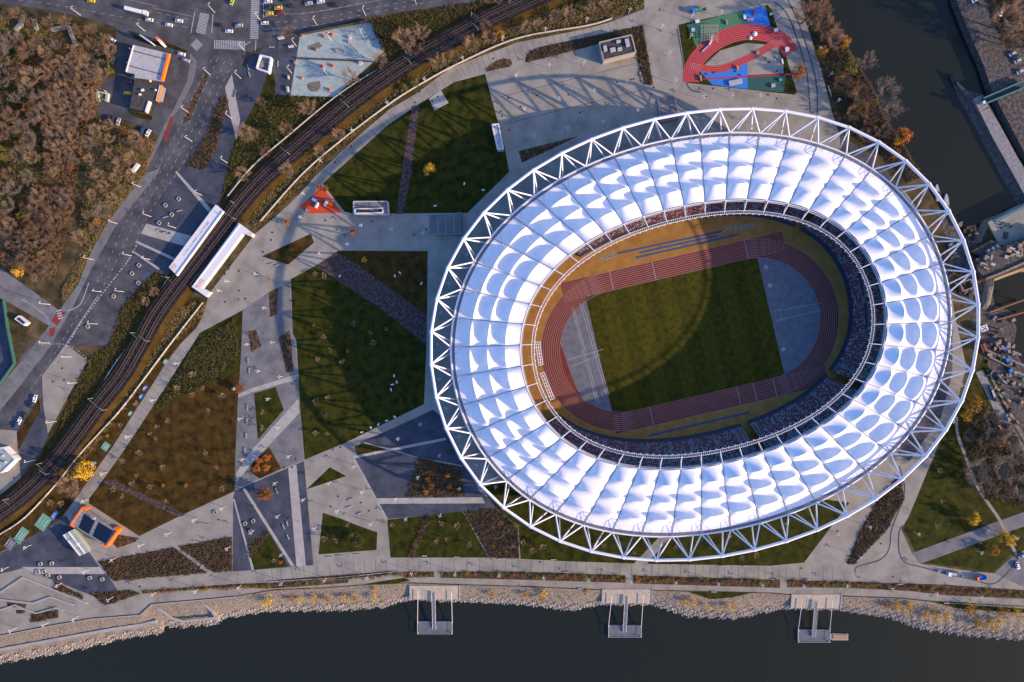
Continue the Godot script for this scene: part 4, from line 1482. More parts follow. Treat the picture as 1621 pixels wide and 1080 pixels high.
# ------------------------------------------------------------------ harbour, pontoons
func build_harbour() -> void:
	# three landing stages on the river
	var stages := [[661, 984, 716, 1003, 688, 930, "westernmost of three river landing stages, grey pontoon with gangway"], [963, 990, 1015, 1008, 993, 936, "middle one of three river landing stages, below the stadium"], [1263, 997, 1313, 1016, 1293, 944, "easternmost of three river landing stages, with a small boat alongside"]]
	for s in stages:
		var t := thing("landing_stage", s[6], "landing stage", Vector3.ZERO, 0.0, "landing stages on the river")
		var wy := WATER + 0.8
		var a := G(s[0], s[1], wy)
		var b := G(s[2], s[3], wy)
		var m := mb()
		add_box(m, Vector3((a.x + b.x) * 0.5, wy - 0.4, (a.z + b.z) * 0.5), Vector3(b.x - a.x, 0.8, b.z - a.z))
		obj("pontoon", m, M.d_zone, t)
		m = mb()
		for x in [a.x + 0.2, b.x - 0.2]:
			for z in [a.z + 0.3, b.z - 0.3]:
				add_tube(m, Vector3(x, wy - 1, z), Vector3(x, wy + 1.4, z), 0.25, 0.25, 6, true)
		add_path_tube(m, PackedVector3Array([Vector3(a.x, wy + 1, a.z), Vector3(a.x, wy + 1, b.z), Vector3(b.x, wy + 1, b.z), Vector3(b.x, wy + 1, a.z)]), 0.08, 4)
		obj("railing", m, M.steel_white, t)
		# landing slab on the bank
		m = mb()
		var c := G(s[4], s[5])
		add_obox(m, c + Vector3(0, -0.85, 3.4), Vector3(14.5, 0, 0), Vector3(0, 0.3, 0), Vector3(0, -0.75, 4.4))
		obj("landing_slab", m, M.bank_slab, t)
		for e in [-14.8, 14.8]:
			m = mb()
			add_obox(m, c + Vector3(e, -0.75, 3.4), Vector3(0.25, 0, 0), Vector3(0, 0.45, 0), Vector3(0, -0.75, 4.6))
			obj("side_wall", m, M.concrete_light, t)
		# gangway and booms
		m = mb()
		var g0 := c + Vector3(-0.6, 0.6, 3.0)
		var g1 := Vector3((a.x + b.x) * 0.5 - 0.3, wy + 0.4, (a.z + b.z) * 0.5 + 0.5)
		var gd := (g1 - g0) * 0.5
		add_obox(m, (g0 + g1) * 0.5, Vector3(0.95, 0, 0), Vector3(0, 0.08, 0), gd)
		obj("gangway", m, M.cable, t)
		m = mb()
		for e in [-0.98, 0.98]:
			add_tube(m, g0 + Vector3(e, 1.1, 0), g1 + Vector3(e, 1.1, 0), 0.05, 0.05, 4)
			add_tube(m, g0 + Vector3(e, 0.5, 0), g1 + Vector3(e, 0.5, 0), 0.03, 0.03, 4)
		obj("gangway_rail", m, M.steel_white, t)
		for e in [0.0, 1.0]:
			m = mb()
			var bx: float = lerpf(a.x, b.x, e)
			add_tube(m, c + Vector3(bx - (a.x + b.x) * 0.5 + (0.6 if e == 0.0 else -0.4), 0.9, 2.2), Vector3(bx, wy + 0.7, a.z + 0.4), 0.16, 0.16, 6)
			obj("boom", m, M.lamp, t)
	var bt := thing("small_boat", "narrow covered boat moored beside the easternmost landing stage", "boat")
	var m2 := mb()
	add_prism(m2, GA([1314, 1004, 1318, 1003, 1343, 1004, 1343, 1014, 1318, 1014, 1314, 1011], WATER + 0.6), WATER - 0.2, WATER + 0.7)
	obj("hull", m2, M.concrete_light, bt)
	m2 = mb()
	add_prism(m2, GA([1319, 1005, 1342, 1005.5, 1342, 1012.5, 1319, 1012.5], WATER + 1.0), WATER + 0.7, WATER + 1.0)
	obj("cover", m2, M.wood, bt)
	# stone mole in the harbour
	var t := thing("harbour_mole", "long dark stone mole with concrete deck lying in the harbour", "mole")
	var m := mb()
	var lf := [[1503, 119], [1507, 130], [1512, 143], [1526, 170], [1542, 198], [1556, 224], [1568, 247], [1586, 280], [1598, 300], [1616, 334], [1660, 410]]
	var rt := [[1510, 115], [1518, 128], [1530, 142], [1556, 150], [1570, 172], [1584, 198], [1597, 222], [1608, 242], [1622, 266], [1650, 310], [1690, 400]]
	for i in lf.size() - 1:
		var q := [G(lf[i][0], lf[i][1], -3.9), G(lf[i + 1][0], lf[i + 1][1], -3.9), G(rt[i + 1][0], rt[i + 1][1], -1.0), G(rt[i][0], rt[i][1], -1.0)]
		var c0: Vector3 = q[0].lerp(q[3], 0.35)
		var c1: Vector3 = q[1].lerp(q[2], 0.35)
		c0.y = -1.6
		c1.y = -1.6
		up_quad(m, q[0], q[1], c1, c0)
		up_quad(m, c0, c1, q[2], q[3])
		up_quad(m, q[3], q[2], q[2] + Vector3(0.3, -4, 0), q[3] + Vector3(0.3, -4, 0))
		up_quad(m, q[0], q[1], q[1] + Vector3(-0.8, -2, 0), q[0] + Vector3(-0.8, -2, 0))
	obj("stone_body", m, M.harbour_yard, t)
	m = mb()
	add_prism(m, GA([1541, 156, 1555, 150, 1566, 168, 1552, 178], 0.2), -1.8, 0.2)
	obj("bridge_abutment", m, M.tier, t)
	m = mb()
	add_prism(m, GA([1552, 178, 1566, 170, 1584, 199, 1606, 240, 1622, 268, 1660, 330, 1640, 340, 1600, 268, 1574, 222], -0.8), -1.8, -0.75)
	obj("deck", m, M.tier, t)
	# teal lift bridge
	t = thing("lift_bridge", "narrow footbridge with two teal girders at the harbour mouth", "bridge")
	for e in [[1556, 156, 1621, 128], [1558, 165, 1621, 139]]:
		m = mb()
		add_wall(m, GA(e, 2.0), 0.8, 1.0, 3.0)
		obj("girder", m, M.teal_paint, t)
	m = mb()
	add_wall(m, GA([1557, 160, 1621, 134], 1.0), 3.2, 0.7, 1.0)
	obj("deck", m, M.roof_dark, t)
	m = mb()
	add_box(m, G(1556, 163, 3.0), Vector3(1.6, 3.0, 1.6), 0.4)
	obj("control_cabin", m, M.white, t)
	# quay deck and boats in the inner harbour
	t = thing("harbour_quay_deck", "pale concrete quay deck with teal edge at the harbour basin", "quay")
	m = mb()
	add_prism(m, GA([1564, 352, 1612, 326, 1700, 290, 1700, 380, 1640, 372, 1600, 390, 1582, 388], 1.2), -5.0, 1.2)
	obj("deck", m, M.concrete, t)
	m = mb()
	add_wall(m, GA([1576, 350, 1640, 318], 1.6), 1.6, 1.2, 1.8)
	obj("edge_beam", m, M.teal_paint, t)
	for s in [[1583, 356], [1588, 353], [1592, 357], [1597, 355], [1585, 361], [1600, 359]]:
		m = mb()
		add_box(m, G(s[0], s[1], 1.2) + Vector3(0, 0.5, 0), Vector3(0.8, 1.0, 0.8))
		obj("bollard", m, M.dark, t)
	m = mb()
	add_box(m, G(1592, 373, 1.2) + Vector3(0, 0.3, 0), Vector3(2.4, 0.6, 4.0), -0.2)
	obj("hatch", m, M.roof_dark, t)
	# lock building crossing to the east bank
	t = thing("lock_building", "long jagged lock house with dark roof reaching from the shore to the east", "building")
	m = mb()
	add_prism(m, GA([1545, 410, 1586, 392, 1621, 378, 1660, 362, 1670, 392, 1621, 414, 1590, 428, 1560, 440, 1548, 428], 6.0), 0.0, 6.0)
	obj("body", m, M.harbour_yard, t)
	var r3 := RandomNumberGenerator.new()
	r3.seed = 12
	for i in 46:
		var f := r3.randf()
		var c := G(lerpf(1550, 1655, f), lerpf(422, 378, f) + r3.randf_range(-10, 10), 6.0)
		m = mb()
		add_box(m, c + Vector3(0, 0.4, 0), Vector3(r3.randf_range(0.8, 3.6), r3.randf_range(0.8, 2.2), r3.randf_range(0.6, 2.0)), -0.35 + 0.03 * r3.randf())
		obj("roof_unit", m, [M.roof_dark, M.roof_grey, M.tier, M.wood, M.concrete_light][r3.randi_range(0, 4)], t)
	m = mb()
	add_wall(m, GA([1560, 442, 1590, 430, 1621, 416, 1670, 394], 6.0), 1.2, 0.0, 7.0)
	obj("parapet", m, M.bank, t)
	t = thing("lock_shed", "low grey shed with rounded vents beside the lock house", "shed")
	m = mb()
	add_prism(m, GA([1538, 398, 1570, 380, 1584, 386, 1556, 408], 4.0), 0.0, 4.0)
	obj("body", m, M.roof_dark, t)
	for s in [[1562, 396], [1569, 392], [1576, 388]]:
		m = mb()
		add_tube(m, G(s[0], s[1], 4.2), G(s[0] + 6, s[1] + 7, 4.2), 1.4, 1.4, 10, true)
		obj("vent", m, M.tier, t)
	sheet("boatyard_pavement", [1480, 330, 1503, 353, 1522, 367, 1540, 385, 1553, 400, 1575, 430, 1574, 441, 1571, 466, 1577, 488, 1600, 494, 1610, 520, 1604, 552, 1622, 580, 1700, 610, 1700, 700, 1621, 690, 1570, 590, 1545, 540, 1520, 430], 0.05, M.harbour_yard)
	# earth bund beside the lock
	t = thing("earth_bund", "pale ochre earth bund sloping to the water below the lock house", "earth bank")
	m = mb()
	add_mound(m, GA([1560, 444, 1574, 440, 1573, 456, 1568, 480, 1560, 494, 1553, 490, 1556, 466]), 2.2)
	obj("mound", m, M.bank, t)
	# rusty pipes over the water
	for e in [[1566, 494, 1628, 472, "upper one of two rusty pipelines over the eastern channel"], [1578, 506, 1628, 492, "lower one of two rusty pipelines over the eastern channel"]]:
		t = thing("pipeline", e[4], "pipeline")
		m = mb()
		add_tube(m, G(e[0], e[1], 1.0), G(e[2], e[3], 1.0), 0.7, 0.7, 8, true)
		obj("pipe", m, flat_mat(0.16, 0.075, 0.04), t)
		for f in [0.15, 0.5, 0.85]:
			m = mb()
			var c := G(e[0], e[1], 1.0).lerp(G(e[2], e[3], 1.0), f)
			add_box(m, c + Vector3(0, -2.5, 0), Vector3(0.6, 5.0, 0.6))
			obj("pier", m, M.tier, t)
	# boatyard sheds and clutter
	var sheds := [[1553, 520, 11, 9, "white boatyard shed roof with dark skylights", 0], [1553, 550, 9, 12, "rust red boatyard shed beside the truss ring", 1], [1527, 452, 16, 9, "square roofless concrete frame near the truss ring", 2]]
	for s in sheds:
		t = thing("boatyard_shed", s[4], "shed", G(s[0], s[1]), 0.35)
		m = mb()
		if s[5] == 2:
			roof_rim(m, PackedVector3Array([Vector3(-3.4, 0, -2.6), Vector3(3.4, 0, -2.6), Vector3(3.4, 0, 2.6), Vector3(-3.4, 0, 2.6)]), 0.9, 0.0, 2.6)
			obj("wall", m, M.bank, t)
		else:
			add_box(m, Vector3(0, 1.6, 0), Vector3(s[2] * S, 3.2, s[3] * S))
			obj("body", m, M.white if s[5] == 0 else flat_mat(0.16, 0.05, 0.04), t)
			if s[5] == 0:
				for q in [[-0.8, -0.7], [0.8, -0.6], [0.1, 0.4], [-1.0, 0.9], [1.0, 0.9]]:
					m = mb()
					add_box(m, Vector3(q[0], 3.24, q[1]), Vector3(0.8, 0.1, 0.8))
					obj("skylight", m, M.dark, t)
			else:
				m = mb()
				add_box(m, Vector3(0, 3.3, 0), Vector3(0.4, 0.3, s[3] * S))
				obj("ridge", m, M.rail, t)
	var clut := RandomNumberGenerator.new()
	clut.seed = 31
	var zones := [[1500, 350, 1545, 410, 26], [1560, 500, 1605, 610, 52], [1575, 600, 1621, 680, 34], [1500, 420, 1550, 470, 14]]
	var mats := [M.wood, M.tier, M.roof_dark, M.harbour_yard, M.rail, M.concrete, M.soil, M.mulch]
	for z in zones:
		for i in z[4]:
			var c := G(clut.randf_range(z[0], z[2]), clut.randf_range(z[1], z[3]))
			m = mb()
			var sz := Vector3(clut.randf_range(0.8, 3.6), clut.randf_range(0.4, 1.8), clut.randf_range(0.7, 2.2))
			add_box(m, Vector3(0, sz.y * 0.5, 0), sz)
			add_box(m, Vector3(sz.x * 0.2, sz.y + 0.15, 0), Vector3(sz.x * 0.5, 0.3, sz.z * 0.8))
			var o := obj("yard_stack", m, mats[clut.randi_range(0, 7)])
			o.position = c + Vector3(0, 0.05, 0)
			o.rotation.y = clut.randf() * TAU
			meta(o, "small stack of stored material in the cluttered boatyard", "stack", "stacks in the boatyard")
	# slipway with blue bogies and long piers
	for i in 3:
		t = thing("slipway_pier", ["northern", "middle", "southern"][i] + " one of three pale slipway piers reaching into the eastern water", "pier")
		m = mb()
		add_wall(m, GA([1584 + 7 * i, 548 + 18 * i, 1617 + 7 * i, 562 + 18 * i], 0.5), 1.3, -4.5, 0.5)
		obj("beam", m, M.tier, t)
		m = mb()
		add_box(m, G(1590 + 5 * i, 553 + 17 * i, 1.0), Vector3(2.2, 1.6, 2.2), 0.4)
		obj("winch", m, M.blue, t)
		m = mb()
		add_tube(m, G(1597 + 5 * i, 556 + 17 * i, 0.6), G(1597 + 5 * i, 556 + 17 * i, 0.6) + Vector3(0, 0.8, 0), 1.1, 1.1, 10, true)
		obj("drum", m, M.rail, t)
	for i in 2:
		t = thing("timber_boom", ["upper", "lower"][i] + " one of two long ochre timber booms in the boatyard", "timber")
		m = mb()
		add_tube(m, G(1562 + 4 * i, 555 + 10 * i, 0.6), G(1602 + 2 * i, 572 + 12 * i, 0.6), 0.8, 0.5, 7, true)
		obj("log", m, M.bank, t)
	# moored barges beside the boatyard
	for b in [[1484, 292, 1487, 304, "grey moored barge with pointed bow, nearest the stadium"], [1499, 307, 1501, 326, "grey moored boat, second from the stadium"]]:
		t = thing("moored_boat", b[4], "boat")
		m = mb()
		var w := 3.4
		add_prism(m, GA([b[0] - 1, b[1], b[0] + 1, b[1], b[0] + w, b[1] + 8, b[2] + w, b[3] + 14, b[2] - w, b[3] + 14, b[0] - w, b[1] + 8], -2.8), -4.6, -2.8)
		obj("hull", m, M.steel_grey, t)
		m = mb()
		add_box(m, G(b[2], b[3] + 4, -2.2), Vector3(1.6, 1.2, 3.6))
		obj("cabin", m, M.roof_dark, t)
	# canal with a moored dark launch along the eastern road
	sheet("quay_road", [1545, 590, 1556, 586, 1600, 668, 1640, 740, 1700, 830, 1690, 836, 1620, 730, 1585, 672], 0.06, M.tier)
	sheet("quay_kerb_pavement", [1562, 586, 1565, 585, 1612, 672, 1660, 760, 1656, 762, 1608, 676], 0.065, M.bank)
	t = thing("parked_launch", "dark narrow launch stored beside the eastern quay road", "boat")
	m = mb()
	add_prism(m, GA([1566, 612, 1571, 610, 1580, 632, 1575, 635], 1.2), 0.1, 1.2)
	obj("hull", m, M.dark_blue, t)
	m = mb()
	add_prism(m, GA([1570, 618, 1573, 617, 1577, 628, 1574, 629], 1.6), 1.2, 1.6)
	obj("cover", m, M.steel_grey, t)

func add_mound(m: Dictionary, pts: PackedVector3Array, h: float) -> void:
	var c := Vector3.ZERO
	for p in pts: c += p
	c /= pts.size()
	var n := pts.size()
	for i in n:
		var a := pts[i]
		var b := pts[(i + 1) % n]
		var a2 := a.lerp(c, 0.5) + Vector3(0, h, 0)
		var b2 := b.lerp(c, 0.5) + Vector3(0, h, 0)
		up_quad(m, a, b, b2, a2)
		var top := c + Vector3(0, h * 1.1, 0)
		if (b2 - a2).cross(top - a2).y < 0.0: tri(m, a2, b2, top)
		else: tri(m, b2, a2, top)

# ------------------------------------------------------------------ playgrounds and courts
func build_playgrounds() -> void:
	var Y := 0.03
	var m := mb()
	# ball court
	sheet("ball_court_pavement", [475, 56, 587, 34, 609, 80, 590.6, 98, 529, 153, 459.6, 151.7, 466, 110], Y + 0.02, M.court)
	m = mb()
	add_flat(m, GA([486, 73, 505, 66, 510, 73, 500, 79, 487, 79]), Y + 0.028)
	add_flat(m, GA([487, 131, 506, 128, 508, 136, 502, 145, 491, 145, 486, 139]), Y + 0.028)
	struct("ball_court_patch_pavement", m, flat_mat(0.15, 0.13, 0.1))
	m = mb()
	add_wall(m, GA([469, 93, 590.6, 98]), 0.35, 0.0, 1.2)
	meta(obj("court_fence", m, M.roof_dark), "low dark fence dividing the pale green ball court in two", "fence")
	m = mb()
	add_wall(m, GA([475, 56, 587, 34, 609, 80]), 0.25, 0.0, 2.4)
	meta(obj("court_fence", m, M.roof_dark), "dark perimeter fence along the top of the pale green ball court", "fence")
	# sports playground by the harbour
	sheet("play_park_lawn", [1074, 39, 1216, 8, 1222, 16, 1262, 146, 1258, 150, 1088, 131], Y + 0.008, M.lawn)
	sheet("play_green_pavement", [1087, 39, 1177, 16, 1180, 40, 1145, 50, 1103, 75], Y + 0.016, M.green_rubber)
	sheet("play_blue_pavement", [1178, 16, 1211, 10, 1220, 41, 1180, 40], Y + 0.018, M.blue)
	sheet("play_plain_pavement", [1112, 106, 1140, 80, 1181, 68, 1230, 72, 1240, 100, 1241, 116, 1183, 119, 1182, 98, 1150, 110], Y + 0.014, M.concrete)
	sheet("play_blue_lower_pavement", [1108, 113, 1150, 111, 1183, 98, 1184, 141, 1128, 134], Y + 0.02, M.blue)
	sheet("play_teal_pavement", [1184, 122, 1245, 119, 1240, 146, 1184, 141], Y + 0.02, M.teal_rubber)
	m = mb()
	var arc := smooth_path([1094, 130, 1096, 108, 1112, 84, 1142, 62, 1178, 51, 1216, 54, 1240, 66, 1252, 84], 2.0)
	add_ribbon(m, arc, 9.5, Y + 0.028)
	var arc2 := smooth_path([1092, 104, 1130, 110, 1160, 103, 1200, 84, 1240, 60], 2.0)
	add_ribbon(m, arc2, 4.4, Y + 0.034)
	add_ribbon(m, GA([1114, 125, 1258, 117]), 0.9, Y + 0.03)
	var pt := struct("play_track_ground", m, M.red)
	for k in 8:
		m = mb()
		add_ribbon(m, arc, 0.12, Y + 0.04, -4.2 + k * 1.2)
		obj("lane_line", m, M.play_line, pt)
	for k in 4:
		m = mb()
		add_ribbon(m, arc2, 0.12, Y + 0.046, -1.7 + k * 1.13)
		obj("lane_line", m, M.play_line, pt)
	# net dome, slides and play gear
	var t := thing("rope_net_frame", "pale square rope net frame on the green playground floor", "climbing net")
	m = mb()
	var c0 := G(1110, 39, 2.5)
	var c1 := G(1137, 64, 2.5)
	var r3 := RandomNumberGenerator.new()
	r3.seed = 8
	for i in 11:
		var f := i / 10.0
		add_tube(m, Vector3(lerpf(c0.x, c1.x, f), 2.5, c0.z), Vector3(lerpf(c0.x, c1.x, f) + r3.randf_range(-1, 1), 2.5, c1.z), 0.09, 0.09, 4)
		add_tube(m, Vector3(c0.x, 2.5, lerpf(c0.z, c1.z, f)), Vector3(c1.x, 2.5, lerpf(c0.z, c1.z, f) + r3.randf_range(-1, 1)), 0.09, 0.09, 4)
	obj("net", m, M.concrete_light, t)
	for q in [[c0.x, c0.z], [c1.x, c0.z], [c1.x, c1.z], [c0.x, c1.z]]:
		m = mb()
		add_tube(m, Vector3(q[0], 0, q[1]), Vector3(q[0], 2.7, q[1]), 0.14, 0.14, 6)
		obj("post", m, M.lamp, t)
	t = thing("slide", "long bent white slide beside the rope net", "slide")
	m = mb()
	add_wall(m, GA([1127.5, 55, 1127, 64, 1123, 71], 2.0), 0.9, 0.4, 2.0)
	obj("chute", m, M.white, t)
	m = mb()
	add_wall(m, GA([1123, 71, 1112, 81], 1.0), 0.9, 0.3, 0.6)
	obj("run_out", m, M.steel_grey, t)
	for d in [[1195, 53.5, 1.5, "larger of two white domes on the red play track"], [1188, 60, 1.2, "smaller of two white domes on the red play track"]]:
		t = thing("play_dome", d[3], "play dome")
		m = mb()
		var c := G(d[0], d[1])
		for i in 12:
			for j in 4:
				var f := func(ii: int, jj: int) -> Vector3: return c + Vector3(cos(TAU * ii / 12) * cos(PI / 2 * jj / 4), sin(PI / 2 * jj / 4) * 0.6, sin(TAU * ii / 12) * cos(PI / 2 * jj / 4)) * d[2]
				up_quad(m, f.call(i, j), f.call(i + 1, j), f.call(i + 1, j + 1), f.call(i, j + 1))
		obj("shell", m, M.white, t)
	var gear := [[1103.5, 34.5, 2.4, 1.6, "white", "white table block by the green play floor"], [1097, 47.5, 2.0, 1.8, "white", "white cube at the corner of the green play floor"], [1178.5, 28, 1.4, 2.4, "white", "white cabinet between green and blue play floors"], [1193, 20, 1.0, 2.8, "bright_red", "red and white climbing pole on the blue play floor"], [1199, 84, 1.8, 1.4, "mint", "bright green spring toy on the narrow red lane"], [1245.5, 79, 2.2, 2.4, "white", "white block at the eastern end of the red lane"], [1235, 127, 1.8, 1.4, "mint", "bright green tower head on the dark teal play floor"], [1223.5, 136, 2.4, 2.0, "steel_grey", "grey trampoline box on the dark teal play floor"], [1228, 48, 2.4, 1.8, "white", "white block on the eastern bend of the red track"], [1220, 23, 1.4, 1.2, "white", "white litter bin beside the blue play floor"], [1187, 32, 3.8, 1.6, "wood", "brown wooden deck on the blue play floor"], [1167, 108, 1.0, 2.6, "orange", "orange balance post on the lower blue play floor"], [1150, 36, 1.0, 2.8, "wood", "brown log post on the green play floor"], [1164, 131, 8.0, 3.0, "steel_grey", "grey bench platform along the lower blue play floor"], [1109, 124, 1.2, 3.4, "wood", "brown leaning log at the lower corner of the red track"], [1238, 98, 0.8, 3.0, "white", "white bench at the edge of the plain play floor"]]
	for g in gear:
		t = thing("play_fixture", g[5], "play fixture", G(g[0], g[1]), 0.2)
		m = mb()
		add_box(m, Vector3(0, 0.45, 0), Vector3(g[2] * 0.9, 0.9, g[3] * 0.9))
		obj("body", m, M[g[4]], t)
		m = mb()
		add_box(m, Vector3(0, 0.98, 0), Vector3(g[2], 0.16, g[3]))
		obj("top", m, M[g[4]], t)
	m = mb()
	for s in [[1212, 92], [1218, 98], [1227, 91], [1230, 112], [1171, 119], [1118, 117], [1130, 115], [1164, 113]]:
		var c := G(s[0], s[1])
		var o := mb()
		add_tube(o, c + Vector3(0, 0, 0), c + Vector3(0, 0.4, 0), 0.55, 0.45, 10, true)
		meta(obj("stool", o, M.dark), "small round black stool on the sports playground", "stool", "black stools on the sports playground")
	# orange playground triangle
	sheet("orange_play_pavement", [474, 327, 508, 298, 516, 304, 541, 337, 489, 338], Y + 0.024, M.bright_red)
	var og := [[498, 317, 3.6, 2.2, "blue", "blue climbing cube with white slide on the orange triangle"], [516, 322, 1.4, 4.0, "steel_grey", "grey balance ramp on the orange triangle"], [486, 333, 1.6, 1.6, "wood", "brown cube at the lower corner of the orange triangle"], [502, 325, 1.4, 3.6, "white", "white slide on the orange triangle"]]
	for g in og:
		t = thing("play_fixture", g[5], "play fixture", G(g[0], g[1]), -0.5)
		m = mb()
		add_box(m, Vector3(0, 0.6, 0), Vector3(g[2], 1.2, g[3]))
		obj("body", m, M[g[4]], t)
		m = mb()
		add_box(m, Vector3(0, 1.3, 0), Vector3(g[2] * 0.7, 0.2, g[3] * 0.7))
		obj("top", m, M.white, t)
	# red wall strips across the orange triangle
	for k in 6:
		m = mb()
		add_ribbon(m, GA([482 + 7 * k, 325 + k, 505 + 6 * k, 310 + 5 * k]), 0.35, Y + 0.032)
		struct("orange_play_line_markings", m, M.red)
	# training pads beside the western path
	var pads := [[262, 573, 6, 9, "mint", "mint green training pad, northernmost beside the long path"], [167, 707, 11, 13, "mint", "largest mint green training pad beside the long path"], [229, 615, 4, 10, "blue", "upper of two blue training pads beside the long path"], [223, 628, 4, 9, "blue", "lower of two blue training pads beside the long path"], [206, 655, 4, 8, "mint", "small teal training pad beside the long path"], [148, 736, 4, 12, "blue", "blue training pad near the yellow tree"], [68, 827, 18, 24, "mint", "mint green training court, upper of the two by the square"], [33, 848, 14, 26, "mint", "mint green training court, lower of the two by the square"], [86, 816, 6, 16, "blue", "blue strip beside the upper mint training court"], [16, 861, 14, 18, "d_zone", "grey blue training court at the edge of the square"]]
	for p in pads:
		t = thing("training_pad", p[5], "sports pad", G(p[0], p[1]), -0.62)
		m = mb()
		add_box(m, Vector3(0, 0.09, 0), Vector3(p[2] * S, 0.1, p[3] * S))
		obj("mat", m, M[p[4]], t)
		m = mb()
		for e in [-0.3, 0.0, 0.3]:
			add_tube(m, Vector3(p[2] * S * e, 0.1, -p[3] * S * 0.3), Vector3(p[2] * S * e, 1.0, -p[3] * S * 0.3), 0.06, 0.06, 4)
			add_tube(m, Vector3(p[2] * S * e, 1.0, -p[3] * S * 0.3), Vector3(p[2] * S * e, 1.0, p[3] * S * 0.2), 0.06, 0.06, 4)
		obj("bars", m, M.white, t)

# ------------------------------------------------------------------ lamps
func build_lamps() -> void:
	var m := mb()
	add_tube(m, Vector3.ZERO, Vector3(0, 9.6, 0), 0.16, 0.1, 6)
	var pole := mesh_of(m)
	m = mb()
	add_tube(m, Vector3(0, 9.5, 0), Vector3(1.0, 9.9, 0), 0.1, 0.08, 5)
	var arm := mesh_of(m)
	m = mb()
	add_box(m, Vector3(1.3, 9.9, 0), Vector3(0.8, 0.2, 0.4))
	var head := mesh_of(m)
	var road := [[127, 24], [229, 49], [340, 20], [412, 32], [387, 80], [332, 118], [298, 178], [381, 124], [367, 188], [304, 224], [360, 258], [502, 40], [579, 25], [659, 7], [222, 296], [319, 309], [239, 343], [185, 354], [278, 361], [207, 405], [237, 411], [147, 411], [160, 462], [196, 462], [79, 482], [154, 513], [112, 565], [122, 606], [89, 667], [56, 728], [78, 543], [469, 73], [462, 116], [519, 120], [524, 64], [575, 58]]
	for i in road.size():
		var at := G(road[i][0], road[i][1])
		var where := "on the boulevard" if road[i][1] < 60 else ("on the paved forecourt west of the railway" if at.x > -225.0 else "beside the road by the wood")
		if road[i][0] > 450 and road[i][0] < 580 and road[i][1] > 50: where = "on the pale green ball court"
		var t := thing("street_lamp", "tall single arm street lamp " + where, "street lamp", at, rng.randf_range(-0.6, 0.6) + PI * 0.2, "street lamps " + where)
		inst("pole", pole, M.lamp, t)
		inst("arm", arm, M.lamp, t)
		inst("lamp_head", head, M.white, t)
	m = mb()
	add_tube(m, Vector3.ZERO, Vector3(0, 6.2, 0), 0.14, 0.1, 6)
	var ppole := mesh_of(m)
	m = mb()
	add_tube(m, Vector3(-0.7, 6.0, 0), Vector3(0.7, 6.0, 0), 0.08, 0.08, 4)
	add_tube(m, Vector3(0, 5.5, -0.7), Vector3(0, 5.5, 0.7), 0.08, 0.08, 4)
	var pcross := mesh_of(m)
	m = mb()
	add_box(m, Vector3(0, 0, 0), Vector3(0.55, 0.28, 0.32))
	var phead := mesh_of(m)
	var sets := {
		"on the event plaza": [[869, 108], [923, 104], [817, 124], [884, 161], [939, 148], [830, 176], [1007, 179], [953, 197], [898, 207], [844, 220], [989, 137]],
		"by the paved road near the sports playground": [[1046, 47], [1057, 89], [1067, 132], [1111, 157], [1155, 155.6], [1199, 155.6], [1278, 43], [1293, 82], [1310, 122], [1322, 163], [1261, 2], [1226, 34], [1093, 30], [1138, 26], [1091, 62]],
		"along the curved path beside the railway": [[796, 66], [733, 97], [673, 130], [615, 167], [560, 210], [510, 257], [863, 52], [928, 36], [995, 22]],
		"on the west plaza": [[574, 359], [622, 365], [671, 371], [553, 388], [508, 403], [479, 346], [483, 309], [408, 435], [363, 446], [351, 461]],
		"on the paved strip between the lawns": [[422, 488], [435, 542], [428, 631], [413, 587], [447, 596], [444, 676], [460, 721], [384, 662], [388, 726], [376, 615], [395, 545]],
		"along the long path west of the brown lawn": [[284, 575], [247, 633], [208, 690], [169, 748], [139, 791]],
		"on the dark plaza south of the lawns": [[439, 763], [483, 789], [443, 815], [523, 763], [575, 777], [536, 807], [628, 788], [501, 834], [589, 827], [449, 875], [402, 840], [365, 865], [563, 737]],
		"on the dark plaza beside the stadium": [[632, 693], [667, 670], [697, 719], [597, 715], [663, 753], [728, 771], [698, 813], [644, 819]],
		"in the riverside planting strip": [[449, 920], [517, 915], [583, 911], [653, 904], [721, 905], [790, 907], [860, 911], [930, 914], [997, 917], [1066, 918], [1133, 920], [1202, 922], [1267, 923], [1335, 923], [1405, 928], [1474, 935], [1544, 940], [1612, 944], [179, 945], [248, 937], [315, 932], [382, 926]],
		"on the river square": [[49, 863], [13, 898], [98, 923], [141, 902], [184, 883], [228, 861], [270, 843], [312, 821], [355, 803], [124, 976], [78, 985], [26, 994], [158, 817], [132, 857]],
		"by the eastern paths": [[1356, 878], [1370, 831], [1478, 899], [1544, 871], [1514, 609], [1500, 666], [1600, 848], [1446, 842]],
		"inside the truss ring": [[820, 356], [775, 362], [740, 405], [712, 450], [700, 495], [694, 545], [697, 600], [707, 645], [727, 690], [755, 734], [785, 768], [1320, 842], [1240, 826], [1150, 845], [1030, 222], [1145, 205], [1205, 200]]}
	for k in sets:
		for p in sets[k]:
			var t := thing("park_lamp", "white multi-headed lamp post " + k, "lamp post", G(p[0], p[1]), rng.randf() * TAU, "lamp posts " + k)
			inst("pole", ppole, M.lamp, t)
			inst("crossbar", pcross, M.lamp, t)
			for q in [Vector3(-0.8, 6.0, 0), Vector3(0.8, 6.0, 0), Vector3(0, 5.5, -0.8), Vector3(0, 5.5, 0.8)]:
				inst("spotlight", phead, M.white, t).position = q

